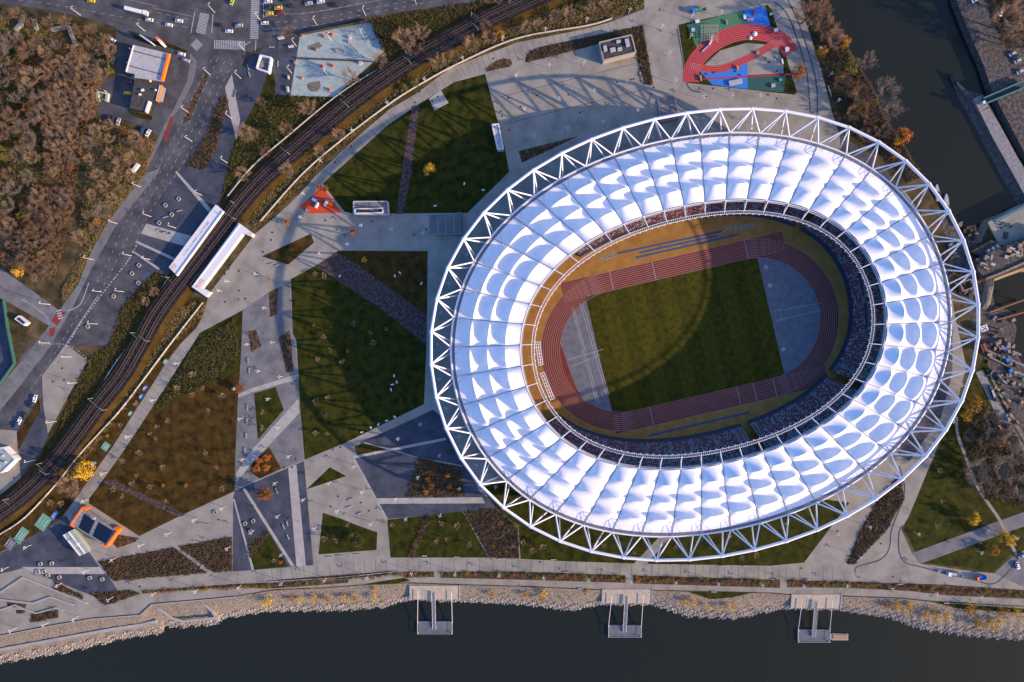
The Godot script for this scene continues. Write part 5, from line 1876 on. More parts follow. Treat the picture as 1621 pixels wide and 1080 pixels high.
# ------------------------------------------------------------------ vehicles
func car_meshes() -> Dictionary:
	# outline of the side, swept across the width with a chamfer
	var L := 4.5
	var W := 1.84
	var body := mb()
	var prof := [[-2.25, 0.35], [-2.25, 0.75], [-2.1, 0.92], [-1.2, 0.98], [1.55, 0.98], [2.15, 0.92], [2.25, 0.7], [2.25, 0.35]]
	loft(body, prof, W, 0.12)
	var roof := mb()
	var rp := [[-0.75, 1.38], [-0.45, 1.45], [0.95, 1.44], [1.25, 1.36]]
	for i in rp.size() - 1:
		up_quad(roof, Vector3(rp[i][0], rp[i][1], -0.66), Vector3(rp[i + 1][0], rp[i + 1][1], -0.66), Vector3(rp[i + 1][0], rp[i + 1][1], 0.66), Vector3(rp[i][0], rp[i][1], 0.66))
	var glass := mb()
	var b := [Vector3(-1.35, 0.97, -0.82), Vector3(1.75, 0.97, -0.82), Vector3(1.75, 0.97, 0.82), Vector3(-1.35, 0.97, 0.82)]
	var t := [Vector3(-0.72, 1.375, -0.655), Vector3(1.22, 1.355, -0.655), Vector3(1.22, 1.355, 0.655), Vector3(-0.72, 1.375, 0.655)]
	for i in 4:
		var j := (i + 1) % 4
		up_quad(glass, b[i], b[j], t[j], t[i])
	var wheel := mb()
	add_tube(wheel, Vector3(0, 0.33, -0.1), Vector3(0, 0.33, 0.1), 0.33, 0.33, 12, true)
	var lights := mb()
	add_box(lights, Vector3(-2.2, 0.72, 0), Vector3(0.14, 0.14, 0.36))
	return {"body": mesh_of(body), "roof": mesh_of(roof), "glass": mesh_of(glass), "wheel": mesh_of(wheel), "light": mesh_of(lights)}

func loft(m: Dictionary, prof: Array, w: float, ch: float) -> void:
	var n := prof.size()
	var cx := 0.0
	for s in [-1.0, 1.0]:
		var c := Vector3(0, 0.6, s * w * 0.5)
		for i in n:
			var j := (i + 1) % n
			var a := Vector3(prof[i][0] * (1.0 - ch * 0.3), prof[i][1] - ch * 0.3, s * w * 0.5)
			var b := Vector3(prof[j][0] * (1.0 - ch * 0.3), prof[j][1] - ch * 0.3, s * w * 0.5)
			tri(m, a, b, c)
			var a1 := Vector3(prof[i][0], prof[i][1], s * (w * 0.5 - ch))
			var b1 := Vector3(prof[j][0], prof[j][1], s * (w * 0.5 - ch))
			quad(m, a1, b1, b, a)
	for i in n:
		var j := (i + 1) % n
		up_quad(m, Vector3(prof[i][0], prof[i][1], -w * 0.5 + ch), Vector3(prof[j][0], prof[j][1], -w * 0.5 + ch), Vector3(prof[j][0], prof[j][1], w * 0.5 - ch), Vector3(prof[i][0], prof[i][1], w * 0.5 - ch))

func build_vehicles() -> void:
	var cm := car_meshes()
	var paint := {"white": flat_mat(0.68, 0.68, 0.68, 0.3), "silver": flat_mat(0.36, 0.37, 0.39, 0.3), "dark": flat_mat(0.025, 0.026, 0.03, 0.3), "blue": flat_mat(0.03, 0.06, 0.16, 0.3), "yellow": flat_mat(0.7, 0.45, 0.015, 0.3), "red": flat_mat(0.22, 0.025, 0.025, 0.3), "lime": flat_mat(0.4, 0.55, 0.04, 0.3)}
	var cars := [
		[237, 32, -8, "white", "white car on the boulevard just behind the white tanker truck"], [268, 40, -10, "white", "white car second in line behind the white tanker truck"], [284, 33.5, -8, "white", "white car in the inner lane nearest the first zebra crossing"], [363, 50, -3, "white", "white car between the two zebra crossings"], [350, 41, -3, "dark", "black car between the two zebra crossings"], [379, 41, 5, "silver", "grey car between the two zebra crossings"], [419.5, 37, 3, "white", "white car just past the right zebra crossing"],
		[425, 3, 5, "white", "white car waiting at the stop line top row"], [441, 13, 3, "yellow", "yellow taxi in the second queue row"], [427, 22, 3, "yellow", "yellow taxi first at the stop line"], [444, 21, 4, "red", "dark red car behind the first yellow taxi"], [461, 10, 4, "dark", "dark car behind the yellow taxi in the second row"], [489, 6, 8, "silver", "silver car further back in the boulevard queue"], [508, 3, 10, "white", "white car at the back of the boulevard queue"], [530, 8.5, 8, "dark", "dark car last on the boulevard heading for the crossing"], [425, 13, 4, "dark", "dark green car beside the yellow taxis at the stop line"], [452, 1, 6, "dark", "dark car at the picture edge above the taxis"], [475, -1, 8, "blue", "blue car at the picture edge in the boulevard queue"],
		[288, 86, -15, "white", "white car leaving the petrol station forecourt"], [295, 96, -18, "silver", "silver car at the petrol station exit"], [145, 2, -8, "yellow", "yellow taxi at the upper edge on the boulevard"], [368, 3, 70, "lime", "lime and white car crossing at the upper edge"],
		[203, 148, -6, "yellow", "yellow taxi beside the petrol station shop"], [205, 131, -6, "red", "dark red car in the shade of the petrol station canopy"], [162, 153, 80, "yellow", "yellow car in the open wash bay"], [179, 190, 70, "dark", "black car parked behind the petrol station"], [188, 193, 75, "silver", "silver car parked behind the petrol station"], [172, 188, 70, "dark", "dark car parked farthest from the petrol station shop"], [226, 207, 70, "blue", "blue car parked in the bushes row behind the petrol station"], [235, 211, 60, "white", "white car parked behind the petrol station by the road"], [178, 63, -35, "white", "white car parked at the edge of the wood"], [179, 96, 70, "silver", "silver car half hidden under trees at the wood edge"],
		[56, 631, 75, "white", "white car parked first on the lower forecourt edge"], [50.5, 641, 75, "dark", "dark car parked second on the lower forecourt edge"], [39, 659, 60, "dark", "dark car parked beside the white one on the lower forecourt"], [31.6, 666, 68, "white", "white car parked on the lower forecourt beside a dark one"], [27, 673, 72, "blue", "blue car parked last on the lower forecourt"],
		[1584, 21, 70, "white", "white car on the lane of the eastern bank"], [1602, 86, 25, "silver", "silver car parked first of three on the eastern bank"], [1610, 97, 25, "silver", "silver car parked second of three on the eastern bank"], [1614, 114, 25, "silver", "silver car parked third of three on the eastern bank"], [1543, 1, 30, "white", "white car at the upper edge of the eastern bank"], [1606, 90, 25, "dark", "black car between the silver cars on the eastern bank"], [1617, 880, 30, "silver", "silver car on the eastern yard"], [1610, 895, 100, "white", "white car on the eastern yard"]]
	for c in cars:
		var t := thing("car", c[4], "car", G(c[0], c[1]) + Vector3(0, 0.05, 0), deg_to_rad(c[2]), "cars on the roads and parking places")
		inst("body", cm.body, paint[c[3]], t)
		inst("roof", cm.roof, paint[c[3]], t)
		inst("windows", cm.glass, M.glass, t)
		for x in [-1.4, 1.4]:
			for z in [-0.84, 0.84]:
				inst("wheel", cm.wheel, M.tyre, t).position = Vector3(x, 0, z)
		for z in [-0.62, 0.62]:
			inst("headlight", cm.light, M.white, t).position = Vector3(0, 0, z)
	# tanker truck
	var t := thing("tanker_truck", "long white tanker truck driving on the boulevard", "truck", G(219, 19.5) + Vector3(0, 0.05, 0), deg_to_rad(-14))
	var m := mb()
	add_tube(m, Vector3(-7.0, 2.0, 0), Vector3(3.2, 2.0, 0), 1.25, 1.25, 16, true)
	obj("tank", m, paint.white, t)
	m = mb()
	add_box(m, Vector3(5.2, 1.7, 0), Vector3(2.3, 2.6, 2.4))
	obj("cab", m, paint.white, t)
	m = mb()
	add_box(m, Vector3(6.37, 2.2, 0), Vector3(0.06, 0.9, 2.1))
	obj("windscreen", m, M.glass, t)
	m = mb()
	add_box(m, Vector3(-0.6, 0.7, 0), Vector3(12.6, 0.25, 1.0))
	obj("chassis", m, M.dark, t)
	for x in [-6.0, -4.8, -3.6, 3.6, 5.6]:
		for z in [-1.05, 1.05]:
			var wi := inst("wheel", cm.wheel, M.tyre, t)
			wi.position = Vector3(x, 0, z)
			wi.scale = Vector3(1.5, 1.5, 1.5)
	# tipper truck
	for d in [[1106, 18, 8, "blue cabbed tipper truck with pale green bed on the park road", "blue", "mint"], [1509, 909, -8, "pale flatbed truck on the eastern promenade road", "white", "roof_grey"], [1551, 914, 10, "small orange and blue tractor on the eastern promenade road", "orange", "blue"]]:
		t = thing("truck", d[3], "truck", G(d[0], d[1]) + Vector3(0, 0.05, 0), deg_to_rad(d[2]))
		var k := 0.7 if d[4] == "orange" else 1.0
		m = mb()
		add_box(m, Vector3(-3.4 * k, 1.4, 0), Vector3(1.8 * k, 2.2, 2.3))
		obj("cab", m, M[d[4]] if d[4] != "white" else paint.white, t)
		m = mb()
		add_box(m, Vector3(1.0 * k, 1.0, 0), Vector3(6.2 * k, 0.3, 2.4))
		for z in [-1.15, 1.15]: add_box(m, Vector3(1.0 * k, 1.55, z), Vector3(6.2 * k, 0.8, 0.12))
		for x in [-2.1, 4.1]: add_box(m, Vector3(x * k, 1.55, 0), Vector3(0.12, 0.8, 2.2))
		obj("load_bed", m, M[d[5]], t)
		m = mb()
		add_box(m, Vector3(-4.32 * k, 1.8, 0), Vector3(0.06, 0.8, 2.0))
		obj("windscreen", m, M.glass, t)
		for x in [-3.2, 2.2, 3.4]:
			for z in [-1.0, 1.0]:
				var wi := inst("wheel", cm.wheel, M.tyre, t)
				wi.position = Vector3(x * k, 0, z)
				wi.scale = Vector3(1.3, 1.3, 1.3)
	# wash bay frame
	t = thing("wash_bay", "open steel frame of a car wash bay at the edge of the wood", "car wash")
	for s in [[154, 143], [169, 146], [154, 158], [168, 160]]:
		m = mb()
		add_tube(m, G(s[0], s[1]), G(s[0], s[1]) + Vector3(0, 3.2, 0), 0.18, 0.18, 5)
		obj("post", m, M.white, t)
	m = mb()
	add_wall(m, GA([153.5, 145, 169, 148], 3.2), 0.5, 3.0, 3.4)
	obj("beam", m, M.white, t)
	m = mb()
	add_wall(m, GA([153, 145, 154, 159], 3.2), 1.4, 1.0, 3.2)
	add_wall(m, GA([169, 147, 167, 160], 3.2), 1.4, 1.0, 3.2)
	obj("side_panel", m, M.court, t)

# ------------------------------------------------------------------ trees
func stone_mesh(seed_: int) -> ArrayMesh:
	var r := RandomNumberGenerator.new()
	r.seed = seed_
	var m := mb()
	var top := Vector3(0.05, 0.42, 0)
	var bot := Vector3(0, -0.4, 0.05)
	var ring := []
	for i in 6: ring.append(Vector3(cos(TAU * i / 6) * r.randf_range(0.4, 0.62), r.randf_range(-0.12, 0.12), sin(TAU * i / 6) * r.randf_range(0.4, 0.62)))
	for i in 6:
		var a: Vector3 = ring[i]
		var b: Vector3 = ring[(i + 1) % 6]
		tri(m, a, top, b)
		tri(m, b, bot, a)
	return mesh_of(m)

func stick(m: Dictionary, a: Vector3, b: Vector3, r0: float, r1: float) -> void:
	add_tube(m, a, b, r0, r1, 3)

# bare crown: limbs, branches, many twigs; returns [trunk mesh, crown mesh]
func bare_tree(seed_: int, h: float, rad: float, dens: float) -> Array:
	var r := RandomNumberGenerator.new()
	r.seed = seed_
	var tm := mb()
	var cm := mb()
	var th := h * 0.3
	var lean := Vector3(r.randf_range(-0.3, 0.3), 0, r.randf_range(-0.3, 0.3))
	var fork := Vector3(0, th, 0) + lean
	add_tube(tm, Vector3(0, -0.2, 0), fork, h * 0.026, h * 0.02, 7)
	var nl := 9
	for i in nl:
		var az := TAU * (i + r.randf_range(-0.35, 0.35)) / nl
		var out := rad * r.randf_range(0.35, 0.95)
		var up := h * (0.95 - 0.38 * out / rad) * r.randf_range(0.85, 1.05)
		var tip := Vector3(cos(az) * out, up, sin(az) * out)
		var mid := fork.lerp(tip, 0.5) + Vector3(r.randf_range(-0.4, 0.4), h * 0.04, r.randf_range(-0.4, 0.4))
		add_tube(tm, fork, mid, h * 0.013, h * 0.008, 5)
		add_tube(tm, mid, tip, h * 0.008, h * 0.003, 4)
		var nb := int(7 * dens)
		for j in nb:
			var f := r.randf_range(0.3, 1.0)
			var base := fork.lerp(mid, f * 2.0) if f < 0.5 else mid.lerp(tip, f * 2.0 - 1.0)
			var baz := az + r.randf_range(-1.2, 1.2)
			var bl := rad * r.randf_range(0.25, 0.5)
			var be := base + Vector3(cos(baz) * bl, bl * r.randf_range(0.15, 0.9), sin(baz) * bl)
			stick(cm, base, be, 0.06, 0.03)
			var nt := int(9 * dens)
			for k in nt:
				var s := base.lerp(be, r.randf_range(0.25, 1.0))
				var ta := baz + r.randf_range(-1.5, 1.5)
				var tl := rad * r.randf_range(0.12, 0.28)
				stick(cm, s, s + Vector3(cos(ta) * tl, tl * r.randf_range(-0.1, 0.9), sin(ta) * tl), 0.032, 0.016)
	return [mesh_of(tm), mesh_of(cm)]

func leaf_quad(m: Dictionary, p: Vector3, s: float, r: RandomNumberGenerator) -> void:
	var a := Vector3(r.randf_range(-1, 1), r.randf_range(-0.6, 0.6), r.randf_range(-1, 1)).normalized()
	var b := a.cross(Vector3(r.randf_range(-1, 1), r.randf_range(0.2, 1), r.randf_range(-1, 1))).normalized()
	up_quad(m, p - a * s, p + b * s * 0.7, p + a * s, p - b * s * 0.7)

func leafy_tree(seed_: int, h: float, rad: float, n: int, ls: float) -> Array:
	var r := RandomNumberGenerator.new()
	r.seed = seed_
	var tm := mb()
	var cm := mb()
	var fork := Vector3(0, h * 0.28, 0)
	add_tube(tm, Vector3(0, -0.2, 0), fork, h * 0.028, h * 0.02, 7)
	var clumps := 26
	for i in clumps:
		var az := TAU * r.randf()
		var f := sqrt(r.randf())
		var out := rad * f * 0.85
		var y := h * lerpf(0.35, 0.92, r.randf()) * (1.0 - 0.3 * f * f)
		var c := Vector3(cos(az) * out, y, sin(az) * out)
		add_tube(tm, fork, c, h * 0.009, h * 0.002, 4)
		var cr := rad * r.randf_range(0.2, 0.36)
		for k in n / clumps:
			var d := Vector3(r.randfn(), r.randfn() * 0.7, r.randfn()) * cr * 0.5
			leaf_quad(cm, c + d, ls * r.randf_range(0.6, 1.2), r)
	return [mesh_of(tm), mesh_of(cm)]

func shrub_mesh(seed_: int, rad: float, n: int, ls: float) -> Array:
	var r := RandomNumberGenerator.new()
	r.seed = seed_
	var tm := mb()
	var cm := mb()
	for i in 6:
		var az := TAU * i / 6.0
		add_tube(tm, Vector3.ZERO, Vector3(cos(az) * rad * 0.6, rad * 0.9, sin(az) * rad * 0.6), 0.04, 0.015, 3)
	for i in n:
		var d := Vector3(r.randfn(), absf(r.randfn()) * 0.9, r.randfn())
		leaf_quad(cm, d * rad * 0.48 + Vector3(0, rad * 0.2, 0), ls * r.randf_range(0.6, 1.2), r)
	return [mesh_of(tm), mesh_of(cm)]

func plant(called: String, label: String, cat: String, group: String, ms: Array, mat: Material, at: Vector3, scl: float, tall := 1.0) -> void:
	var hgt := (6.5 if cat == "tree" else 0.8) * scl
	var foot := Vector3(at.x * (H - hgt) / H, at.y, at.z * (H - hgt) / H)
	var t := thing(called, label, cat, foot, rng.randf() * TAU, group)
	t.scale = Vector3(scl, scl * tall, scl)
	inst("trunk" if cat == "tree" else "stems", ms[0], M.bark, t)
	inst("crown" if cat == "tree" else "foliage", ms[1], mat, t)

func build_trees() -> void:
	var bare := [bare_tree(1, 10.0, 4.6, 1.25), bare_tree(2, 11.0, 4.8, 1.35), bare_tree(3, 9.0, 4.4, 1.3), bare_tree(4, 12.0, 5.4, 1.4)]
	var leafy := [leafy_tree(5, 9.0, 4.0, 1500, 0.3), leafy_tree(6, 8.0, 3.8, 1300, 0.32)]
	var shrub := [shrub_mesh(7, 1.6, 170, 0.2), shrub_mesh(8, 1.5, 150, 0.22)]
	var sap := [bare_tree(9, 4.2, 1.5, 0.75), bare_tree(10, 3.8, 1.4, 0.7)]
	var twig := [M.twig_brown, M.twig_fawn, M.twig_grey]
	# the wood west of the petrol station
	var zones_w := [
		[[72, 88, 122, 86, 158, 118, 150, 184, 122, 200, 116, 268, 70, 276, 66, 150], 11.0, 1, 0.7, "in the dense fawn thicket below the wood clearing"],
		[[48, 300, 118, 300, 110, 345, 84, 425, 62, 440, 34, 400, 26, 345], 11.0, 0, 0.68, "in the lower thicket beside the side street"],
		[[-30, 60, 60, 60, 64, 280, 20, 330, -30, 330], 21.0, 2, 1.05, "in the dark western part of the wood"],
		[[-30, 14, 60, 26, 120, 38, 172, 56, 174, 84, 60, 84, -30, 60], 22.0, 0, 0.75, "around the clearing at the top of the wood"],
		[[148, 190, 200, 200, 240, 222, 212, 275, 170, 335, 132, 395, 122, 380, 136, 280, 140, 200], 20.0, 1, 0.7, "in the scrub along the road side of the wood"],
		[[150, 136, 176, 100, 178, 60, 160, 60, 150, 110], 12.0, 1, 0.7, "beside the petrol station"],
		[[-30, 332, 24, 345, 32, 400, 58, 442, 0, 402, -30, 390], 14.0, 0, 0.7, "at the lower western edge of the wood"]]
	for z in zones_w:
		var wp := PackedVector2Array()
		var bb := Rect2(Vector2(z[0][0], z[0][1]), Vector2.ZERO)
		for i in range(0, z[0].size(), 2):
			wp.append(Vector2(z[0][i], z[0][i + 1]))
			bb = bb.expand(wp[wp.size() - 1])
		var spots: Array = []
		for tr in 1400:
			var q := Vector2(rng.randf_range(bb.position.x, bb.end.x), rng.randf_range(bb.position.y, bb.end.y))
			if not Geometry2D.is_point_in_polygon(q, wp): continue
			var ok := true
			for s in spots:
				if s.distance_to(q) < z[1] * (1.0 if s.x > 0.0 else 1.3):
					ok = false
					break
			if ok: spots.append(q)
		for q in spots:
			var k := rng.randi_range(0, 3)
			var tw: int = z[2] if rng.randf() < 0.6 else rng.randi_range(0, 2)
			if rng.randf() < 0.07: plant("autumn_tree", "olive leaved tree " + z[4], "tree", "leafy trees " + z[4], leafy[1], M.leaf_olive if rng.randf() < 0.6 else M.leaf_rust, G(q.x, q.y), z[3] * rng.randf_range(0.7, 1.1))
			else: plant("bare_tree", "bare " + ["brown", "fawn", "grey"][tw] + " tree " + z[4], "tree", "bare trees " + z[4], bare[k], twig[tw], G(q.x, q.y), z[3] * rng.randf_range(0.75, 1.3))
	for s in [[146, 153, "leaf_rust", 0.7], [24, 430, "leaf_yellow", 0.8], [30, 80, "leaf_olive", 0.9], [150, 350, "leaf_gold", 0.5], [150, 136, "leaf_rust", 0.6]]:
		plant("autumn_tree", "leafy " + {"leaf_rust": "rust brown", "leaf_yellow": "yellow", "leaf_olive": "olive", "leaf_gold": "gold"}[s[2]] + " tree at the edge of the western wood", "tree", "leafy trees in the wood", leafy[0], M[s[2]], G(s[0], s[1]), s[3])
	# named solitary trees
	var solo := [
		[488, 171, 0, 1.15, 1, "below the ball court"], [452, 206, 1, 0.9, 0, "below the ball court"], [397, 212, 2, 0.85, 1, "between forecourt and railway"], [602, 92, 0, 1.1, 1, "at the corner of the ball court"], [556, 122, 1, 1.15, 1, "over the ball court edge by the railway"], [640, 62, 3, 1.2, 1, "on the bank between boulevard and railway"], [668, 52, 0, 1.1, 1, "on the bank between boulevard and railway"], [655, 75, 2, 1.0, 0, "on the bank between boulevard and railway"], [455, 48, 2, 0.8, 0, "at the boulevard end of the ball court"], [745, 70, 1, 1.0, 1, "between railway and curved path"], [695, 97, 0, 1.1, 1, "between railway and curved path"], [774, 57, 2, 0.9, 1, "between railway and curved path"], [718, 90, 1, 0.8, 0, "between railway and curved path"], [454, 268, 0, 1.0, 1, "between railway and curved path"], [505, 240, 2, 0.8, 1, "between railway and curved path"], [535, 214, 1, 0.8, 1, "between railway and curved path"], [389, 210, 3, 1.0, 1, "between forecourt and railway"], [386, 275, 1, 0.95, 1, "between forecourt and railway"], [420, 240, 2, 0.7, 0, "between forecourt and railway"], [412, 160, 2, 0.6, 0, "below the ball court"],
		[243, 462, 2, 0.6, 1, "on the verge below the bridge"], [230, 477, 1, 0.55, 1, "on the verge below the bridge"], [108, 766, 3, 1.1, 1, "beside the yellow willow by the railway"], [118, 776, 1, 0.9, 1, "beside the yellow willow by the railway"], [90, 756, 2, 0.7, 0, "beside the yellow willow by the railway"],
		[832, 42, 1, 0.7, 1, "on the trackside bank near the event plaza"], [850, 38, 0, 0.7, 1, "on the trackside bank near the event plaza"], [878, 24, 2, 0.8, 1, "on the trackside bank near the event plaza"], [900, 22, 1, 0.9, 1, "on the trackside bank near the event plaza"], [936, 14, 0, 0.8, 1, "on the trackside bank near the event plaza"], [958, 8, 3, 0.7, 1, "on the trackside bank near the event plaza"], [770, 40, 1, 0.7, 0, "between railway and curved path"], [790, -6, 2, 0.8, 1, "on the bank between boulevard and railway"], [775, -4, 1, 0.8, 1, "on the bank between boulevard and railway"],
		[1280, 25, 3, 1.5, 0, "on the harbour shore above the stadium"], [1302, 12, 0, 1.3, 0, "on the harbour shore above the stadium"], [1308, 48, 1, 1.5, 0, "on the harbour shore above the stadium"], [1320, 62, 3, 1.2, 1, "on the harbour shore above the stadium"], [1374, 97, 0, 1.3, 2, "on the harbour shore above the stadium"], [1335, 128, 2, 1.2, 0, "on the harbour shore above the stadium"], [1360, 152, 1, 1.4, 0, "on the harbour shore above the stadium"], [1402, 146, 3, 1.5, 2, "on the harbour shore above the stadium"], [1412, 176, 0, 1.4, 2, "on the harbour shore above the stadium"], [1380, 182, 2, 1.2, 0, "on the harbour shore above the stadium"], [1350, 176, 1, 1.0, 0, "on the harbour shore above the stadium"], [1398, 208, 0, 1.1, 0, "on the harbour shore above the stadium"], [1372, 214, 2, 1.0, 0, "on the harbour shore above the stadium"], [1268, 108, 1, 0.9, 1, "at the corner of the sports playground"],
		[1542, 744, 3, 1.5, 2, "in the eastern park"], [1560, 770, 0, 1.2, 2, "in the eastern park"], [1585, 738, 1, 1.6, 2, "in the eastern park"], [1600, 692, 3, 1.4, 2, "in the eastern park"], [1578, 690, 2, 1.3, 2, "in the eastern park"], [1612, 768, 3, 1.5, 2, "in the eastern park"], [1570, 660, 1, 1.0, 2, "in the eastern park"], [1612, 722, 0, 1.4, 2, "in the eastern park"], [1590, 780, 2, 1.1, 0, "in the eastern park"], [1555, 700, 1, 0.9, 0, "in the eastern park"], [1535, 690, 2, 0.8, 0, "in the eastern park"],
		[1592, 30, 3, 1.7, 1, "on the eastern bank"], [1612, 52, 0, 1.6, 1, "on the eastern bank"], [1616, 8, 1, 1.5, 1, "on the eastern bank"], [1600, 62, 2, 1.2, 0, "on the eastern bank"]]
	for s in solo:
		plant("bare_tree", "bare branched " + ["brown", "fawn", "grey"][s[4]] + " tree " + s[5], "tree", "bare trees " + s[5], bare[s[2]], twig[s[4]], G(s[0], s[1]), s[3])
	var lf := [[680, 267, "leaf_yellow", 0.95, "solitary bright yellow tree on the shaded north lawn"], [128, 748, "leaf_yellow", 1.45, "large yellow willow between railway and long path"], [1338, 64, "leaf_gold", 1.1, "golden tree among the bare harbour shore trees, nearest the playground"], [1348, 106, "leaf_olive", 1.6, "broad olive yellow tree on the harbour shore"], [1372, 165, "leaf_gold", 1.0, "golden tree in the middle of the harbour shore trees"], [1434, 213, "leaf_orange", 1.3, "bright orange tree at the harbour edge beside the truss ring"], [1304, 80, "leaf_gold", 0.9, "golden tree on the harbour shore beside the paved road"], [1424, 222, "leaf_yellow", 0.6, "small yellow tree beneath the orange harbour tree"], [1420, 240, "leaf_rust", 0.8, "rust tree by the truss ring at the harbour"], [1548, 638, "leaf_gold", 1.4, "golden tree in the eastern park near the quay road"], [1534, 660, "leaf_yellow", 0.8, "yellow tree in the eastern park nearest the truss ring"], [1586, 700, "leaf_gold", 0.9, "golden tree among grey trees in the eastern park"], [1545, 823, "leaf_yellow", 1.0, "round yellow tree on the eastern lawn"], [1600, 857, "leaf_yellow", 1.2, "large yellow tree at the end of the garden path"], [1578, 874, "leaf_gold", 0.8, "golden tree on the lower eastern lawn"], [790, 54, "leaf_gold", 0.8, "golden tree between railway and curved path"], [656, 128, "leaf_olive", 0.7, "olive shrub tree on the bank above the curved path"], [640, 138, "leaf_olive", 0.6, "smaller olive shrub tree on the bank above the curved path"], [417, 786, "leaf_rust", 1.15, "dense rust brown round tree on the dark plaza"], [376, 615, "leaf_rust", 0.7, "rust red tree at the eastern edge of the long lawn"], [564, 860, "leaf_green", 1.0, "dark green tree in the triangular grass bed"], [556, 850, "leaf_yellow", 0.4, "tiny yellow tree in the triangular grass bed"], [576, 411, "leaf_yellow", 0.45, "small yellow tree on the dark lawn below the west plaza"], [1268, 112, "leaf_orange", 0.9, "orange tree at the lower corner of the sports playground"]]
	for s in lf:
		plant("autumn_tree", s[4], "tree", "", leafy[0] if s[3] > 0.9 else leafy[1], M[s[2]], G(s[0], s[1]), s[3])
	for s in [[409, 730], [421, 725], [405, 742], [420, 741]]:
		plant("orange_tree", "small orange tree in the brown bed by the dark plaza, one of four", "tree", "orange trees in the small bed", leafy[1], M.leaf_orange, G(s[0], s[1]), 0.55)
	for s in [[676, 760], [683, 770], [708, 753], [673, 780], [711, 771]]:
		plant("orange_tree", "small orange tree in the square shrub bed beside the stadium", "tree", "orange trees in the square shrub bed", leafy[1], M.leaf_orange, G(s[0], s[1]), 0.42)
	for s in [[502, 296], [514, 297], [453, 352], [557, 367]]:
		plant("orange_tree", "small rust orange tree around the orange playground", "tree", "rust trees by the orange playground", leafy[1], M.leaf_orange, G(s[0], s[1]), 0.5)
	# saplings
	var sapl := {
		"on the long brown lawn": [[325, 651], [242, 677], [231, 689], [241, 696], [213, 719], [187, 732], [251, 742], [321, 719], [337, 742], [200, 769], [231, 774], [257, 769], [293, 769], [210, 755], [171, 778], [187, 789], [257, 797], [346, 777], [298, 593], [273, 615], [316, 616], [347, 627], [207, 641], [183, 675], [168, 690], [298, 627], [260, 668], [70, 800], [88, 800]],
		"on the dark west lawn": [[510, 436], [496, 433], [556, 512], [611, 521], [509, 533], [496, 515], [584, 527], [588, 542], [500, 570], [520, 555], [550, 556], [537, 574], [496, 636], [515, 631], [514, 658], [496, 688], [515, 688], [410, 680], [411, 655], [421, 440]],
		"on the southern lawns": [[619, 835], [689, 861], [706, 858], [742, 867], [791, 832], [548, 835], [528, 860], [509, 857], [431, 891], [443, 891], [819, 836], [828, 863], [813, 869], [860, 870], [844, 876], [958, 867], [1006, 879], [1073, 870], [1178, 888], [1202, 883], [698, 833], [722, 837]],
		"on the eastern lawn": [[1497, 748], [1494, 837], [1498, 797], [1560, 862]]}
	for k in sapl:
		for p in sapl[k]:
			var orange := rng.randf() < 0.16
			if orange: plant("sapling", "young orange leaved sapling " + k, "tree", "orange saplings " + k, leafy[1], M.leaf_orange, G(p[0], p[1]), 0.3)
			else: plant("sapling", "young bare sapling " + k, "tree", "bare saplings " + k, sap[rng.randi_range(0, 1)], M.twig_fawn, G(p[0], p[1]), rng.randf_range(0.9, 1.3))
	# yellow bushes on the stone bank
	var bank := [[423, 953, 1.5], [461, 950, 1], [475, 950, 0.9], [497, 948, 1], [518, 950, 1.1], [544, 947, 1], [561, 948, 1.1], [592, 947, 1], [779, 942, 1], [593, 933, 0.8], [832, 942, 1.1], [861, 939, 1.3], [856, 949, 0.9], [930, 937, 0.8], [1084, 953, 1], [1099, 954, 1.2], [1124, 963, 0.9], [1162, 963, 1.1], [1145, 963, 0.8], [1405, 960, 1.2], [1422, 961, 1.4], [1441, 961, 1.4], [1468, 974, 1.3], [1480, 970, 1.2], [1483, 982, 1.1], [1501, 976, 1.3], [1537, 966, 1.9], [1589, 971, 1.8], [1611, 971, 1.3], [1548, 988, 1.5], [1568, 984, 1.3], [1574, 995, 1.3], [1558, 993, 0.9], [1585, 985, 1.1], [1436, 971, 0.8]]
	for b in bank:
		var p := G(b[0], b[1])
		p.y = -0.5
		plant("bank_bush", "yellow autumn bush growing on the stone river bank", "bush", "yellow bushes on the river bank", shrub[0], M.leaf_yellow if rng.randf() < 0.7 else M.leaf_gold, p, b[2] * 1.35, 1.1)
	# hedge plants of the riverside strips
	var cols := ["leaf_gold", "leaf_olive", "leaf_rust", "leaf_lime", "leaf_green", "leaf_brown"]
	var nx := FastNoiseLite.new()
	nx.seed = 4
	nx.frequency = 0.012
	for x in range(232, 1640, 6):
		var fx := float(x)
		var y0: float
		var wd := 4.0
		if fx < 420: y0 = lerpf(938, 928, (fx - 226) / 194.0); wd = 1.5
		elif fx < 630: y0 = lerpf(927, 910, (fx - 420) / 210.0); wd = 2.5
		elif fx < 820: y0 = 910.5
		elif fx < 1340: y0 = lerpf(911.5, 925, (fx - 820) / 520.0)
		else: y0 = lerpf(925, 944, (fx - 1340) / 300.0); wd = 4.0
		if absf(fx - 692) < 7 or absf(fx - 996) < 8 or absf(fx - 1240) < 8: continue
		var ci := int(clampf((nx.get_noise_1d(fx) * 0.9 + 0.5) * 6.0, 0, 5))
		if rng.randf() < 0.2: ci = rng.randi_range(0, 5)
		plant("strip_shrub", ["golden", "olive", "rust brown", "yellowish green", "dark green", "dull brown"][ci] + " shrub in the planting strip along the river promenade", "shrub", ["golden", "olive", "rust brown", "yellowish green", "dark green", "dull brown"][ci] + " shrubs in the riverside planting strip", shrub[x % 2], M[cols[ci]], G(fx + rng.randf_range(-2, 2), y0 + rng.randf_range(-wd, wd)), rng.randf_range(0.55, 1.1), 0.8)
	# undergrowth and ground cover in beds, wood floor and banks
	var cover: Array = []
	var um := mb()
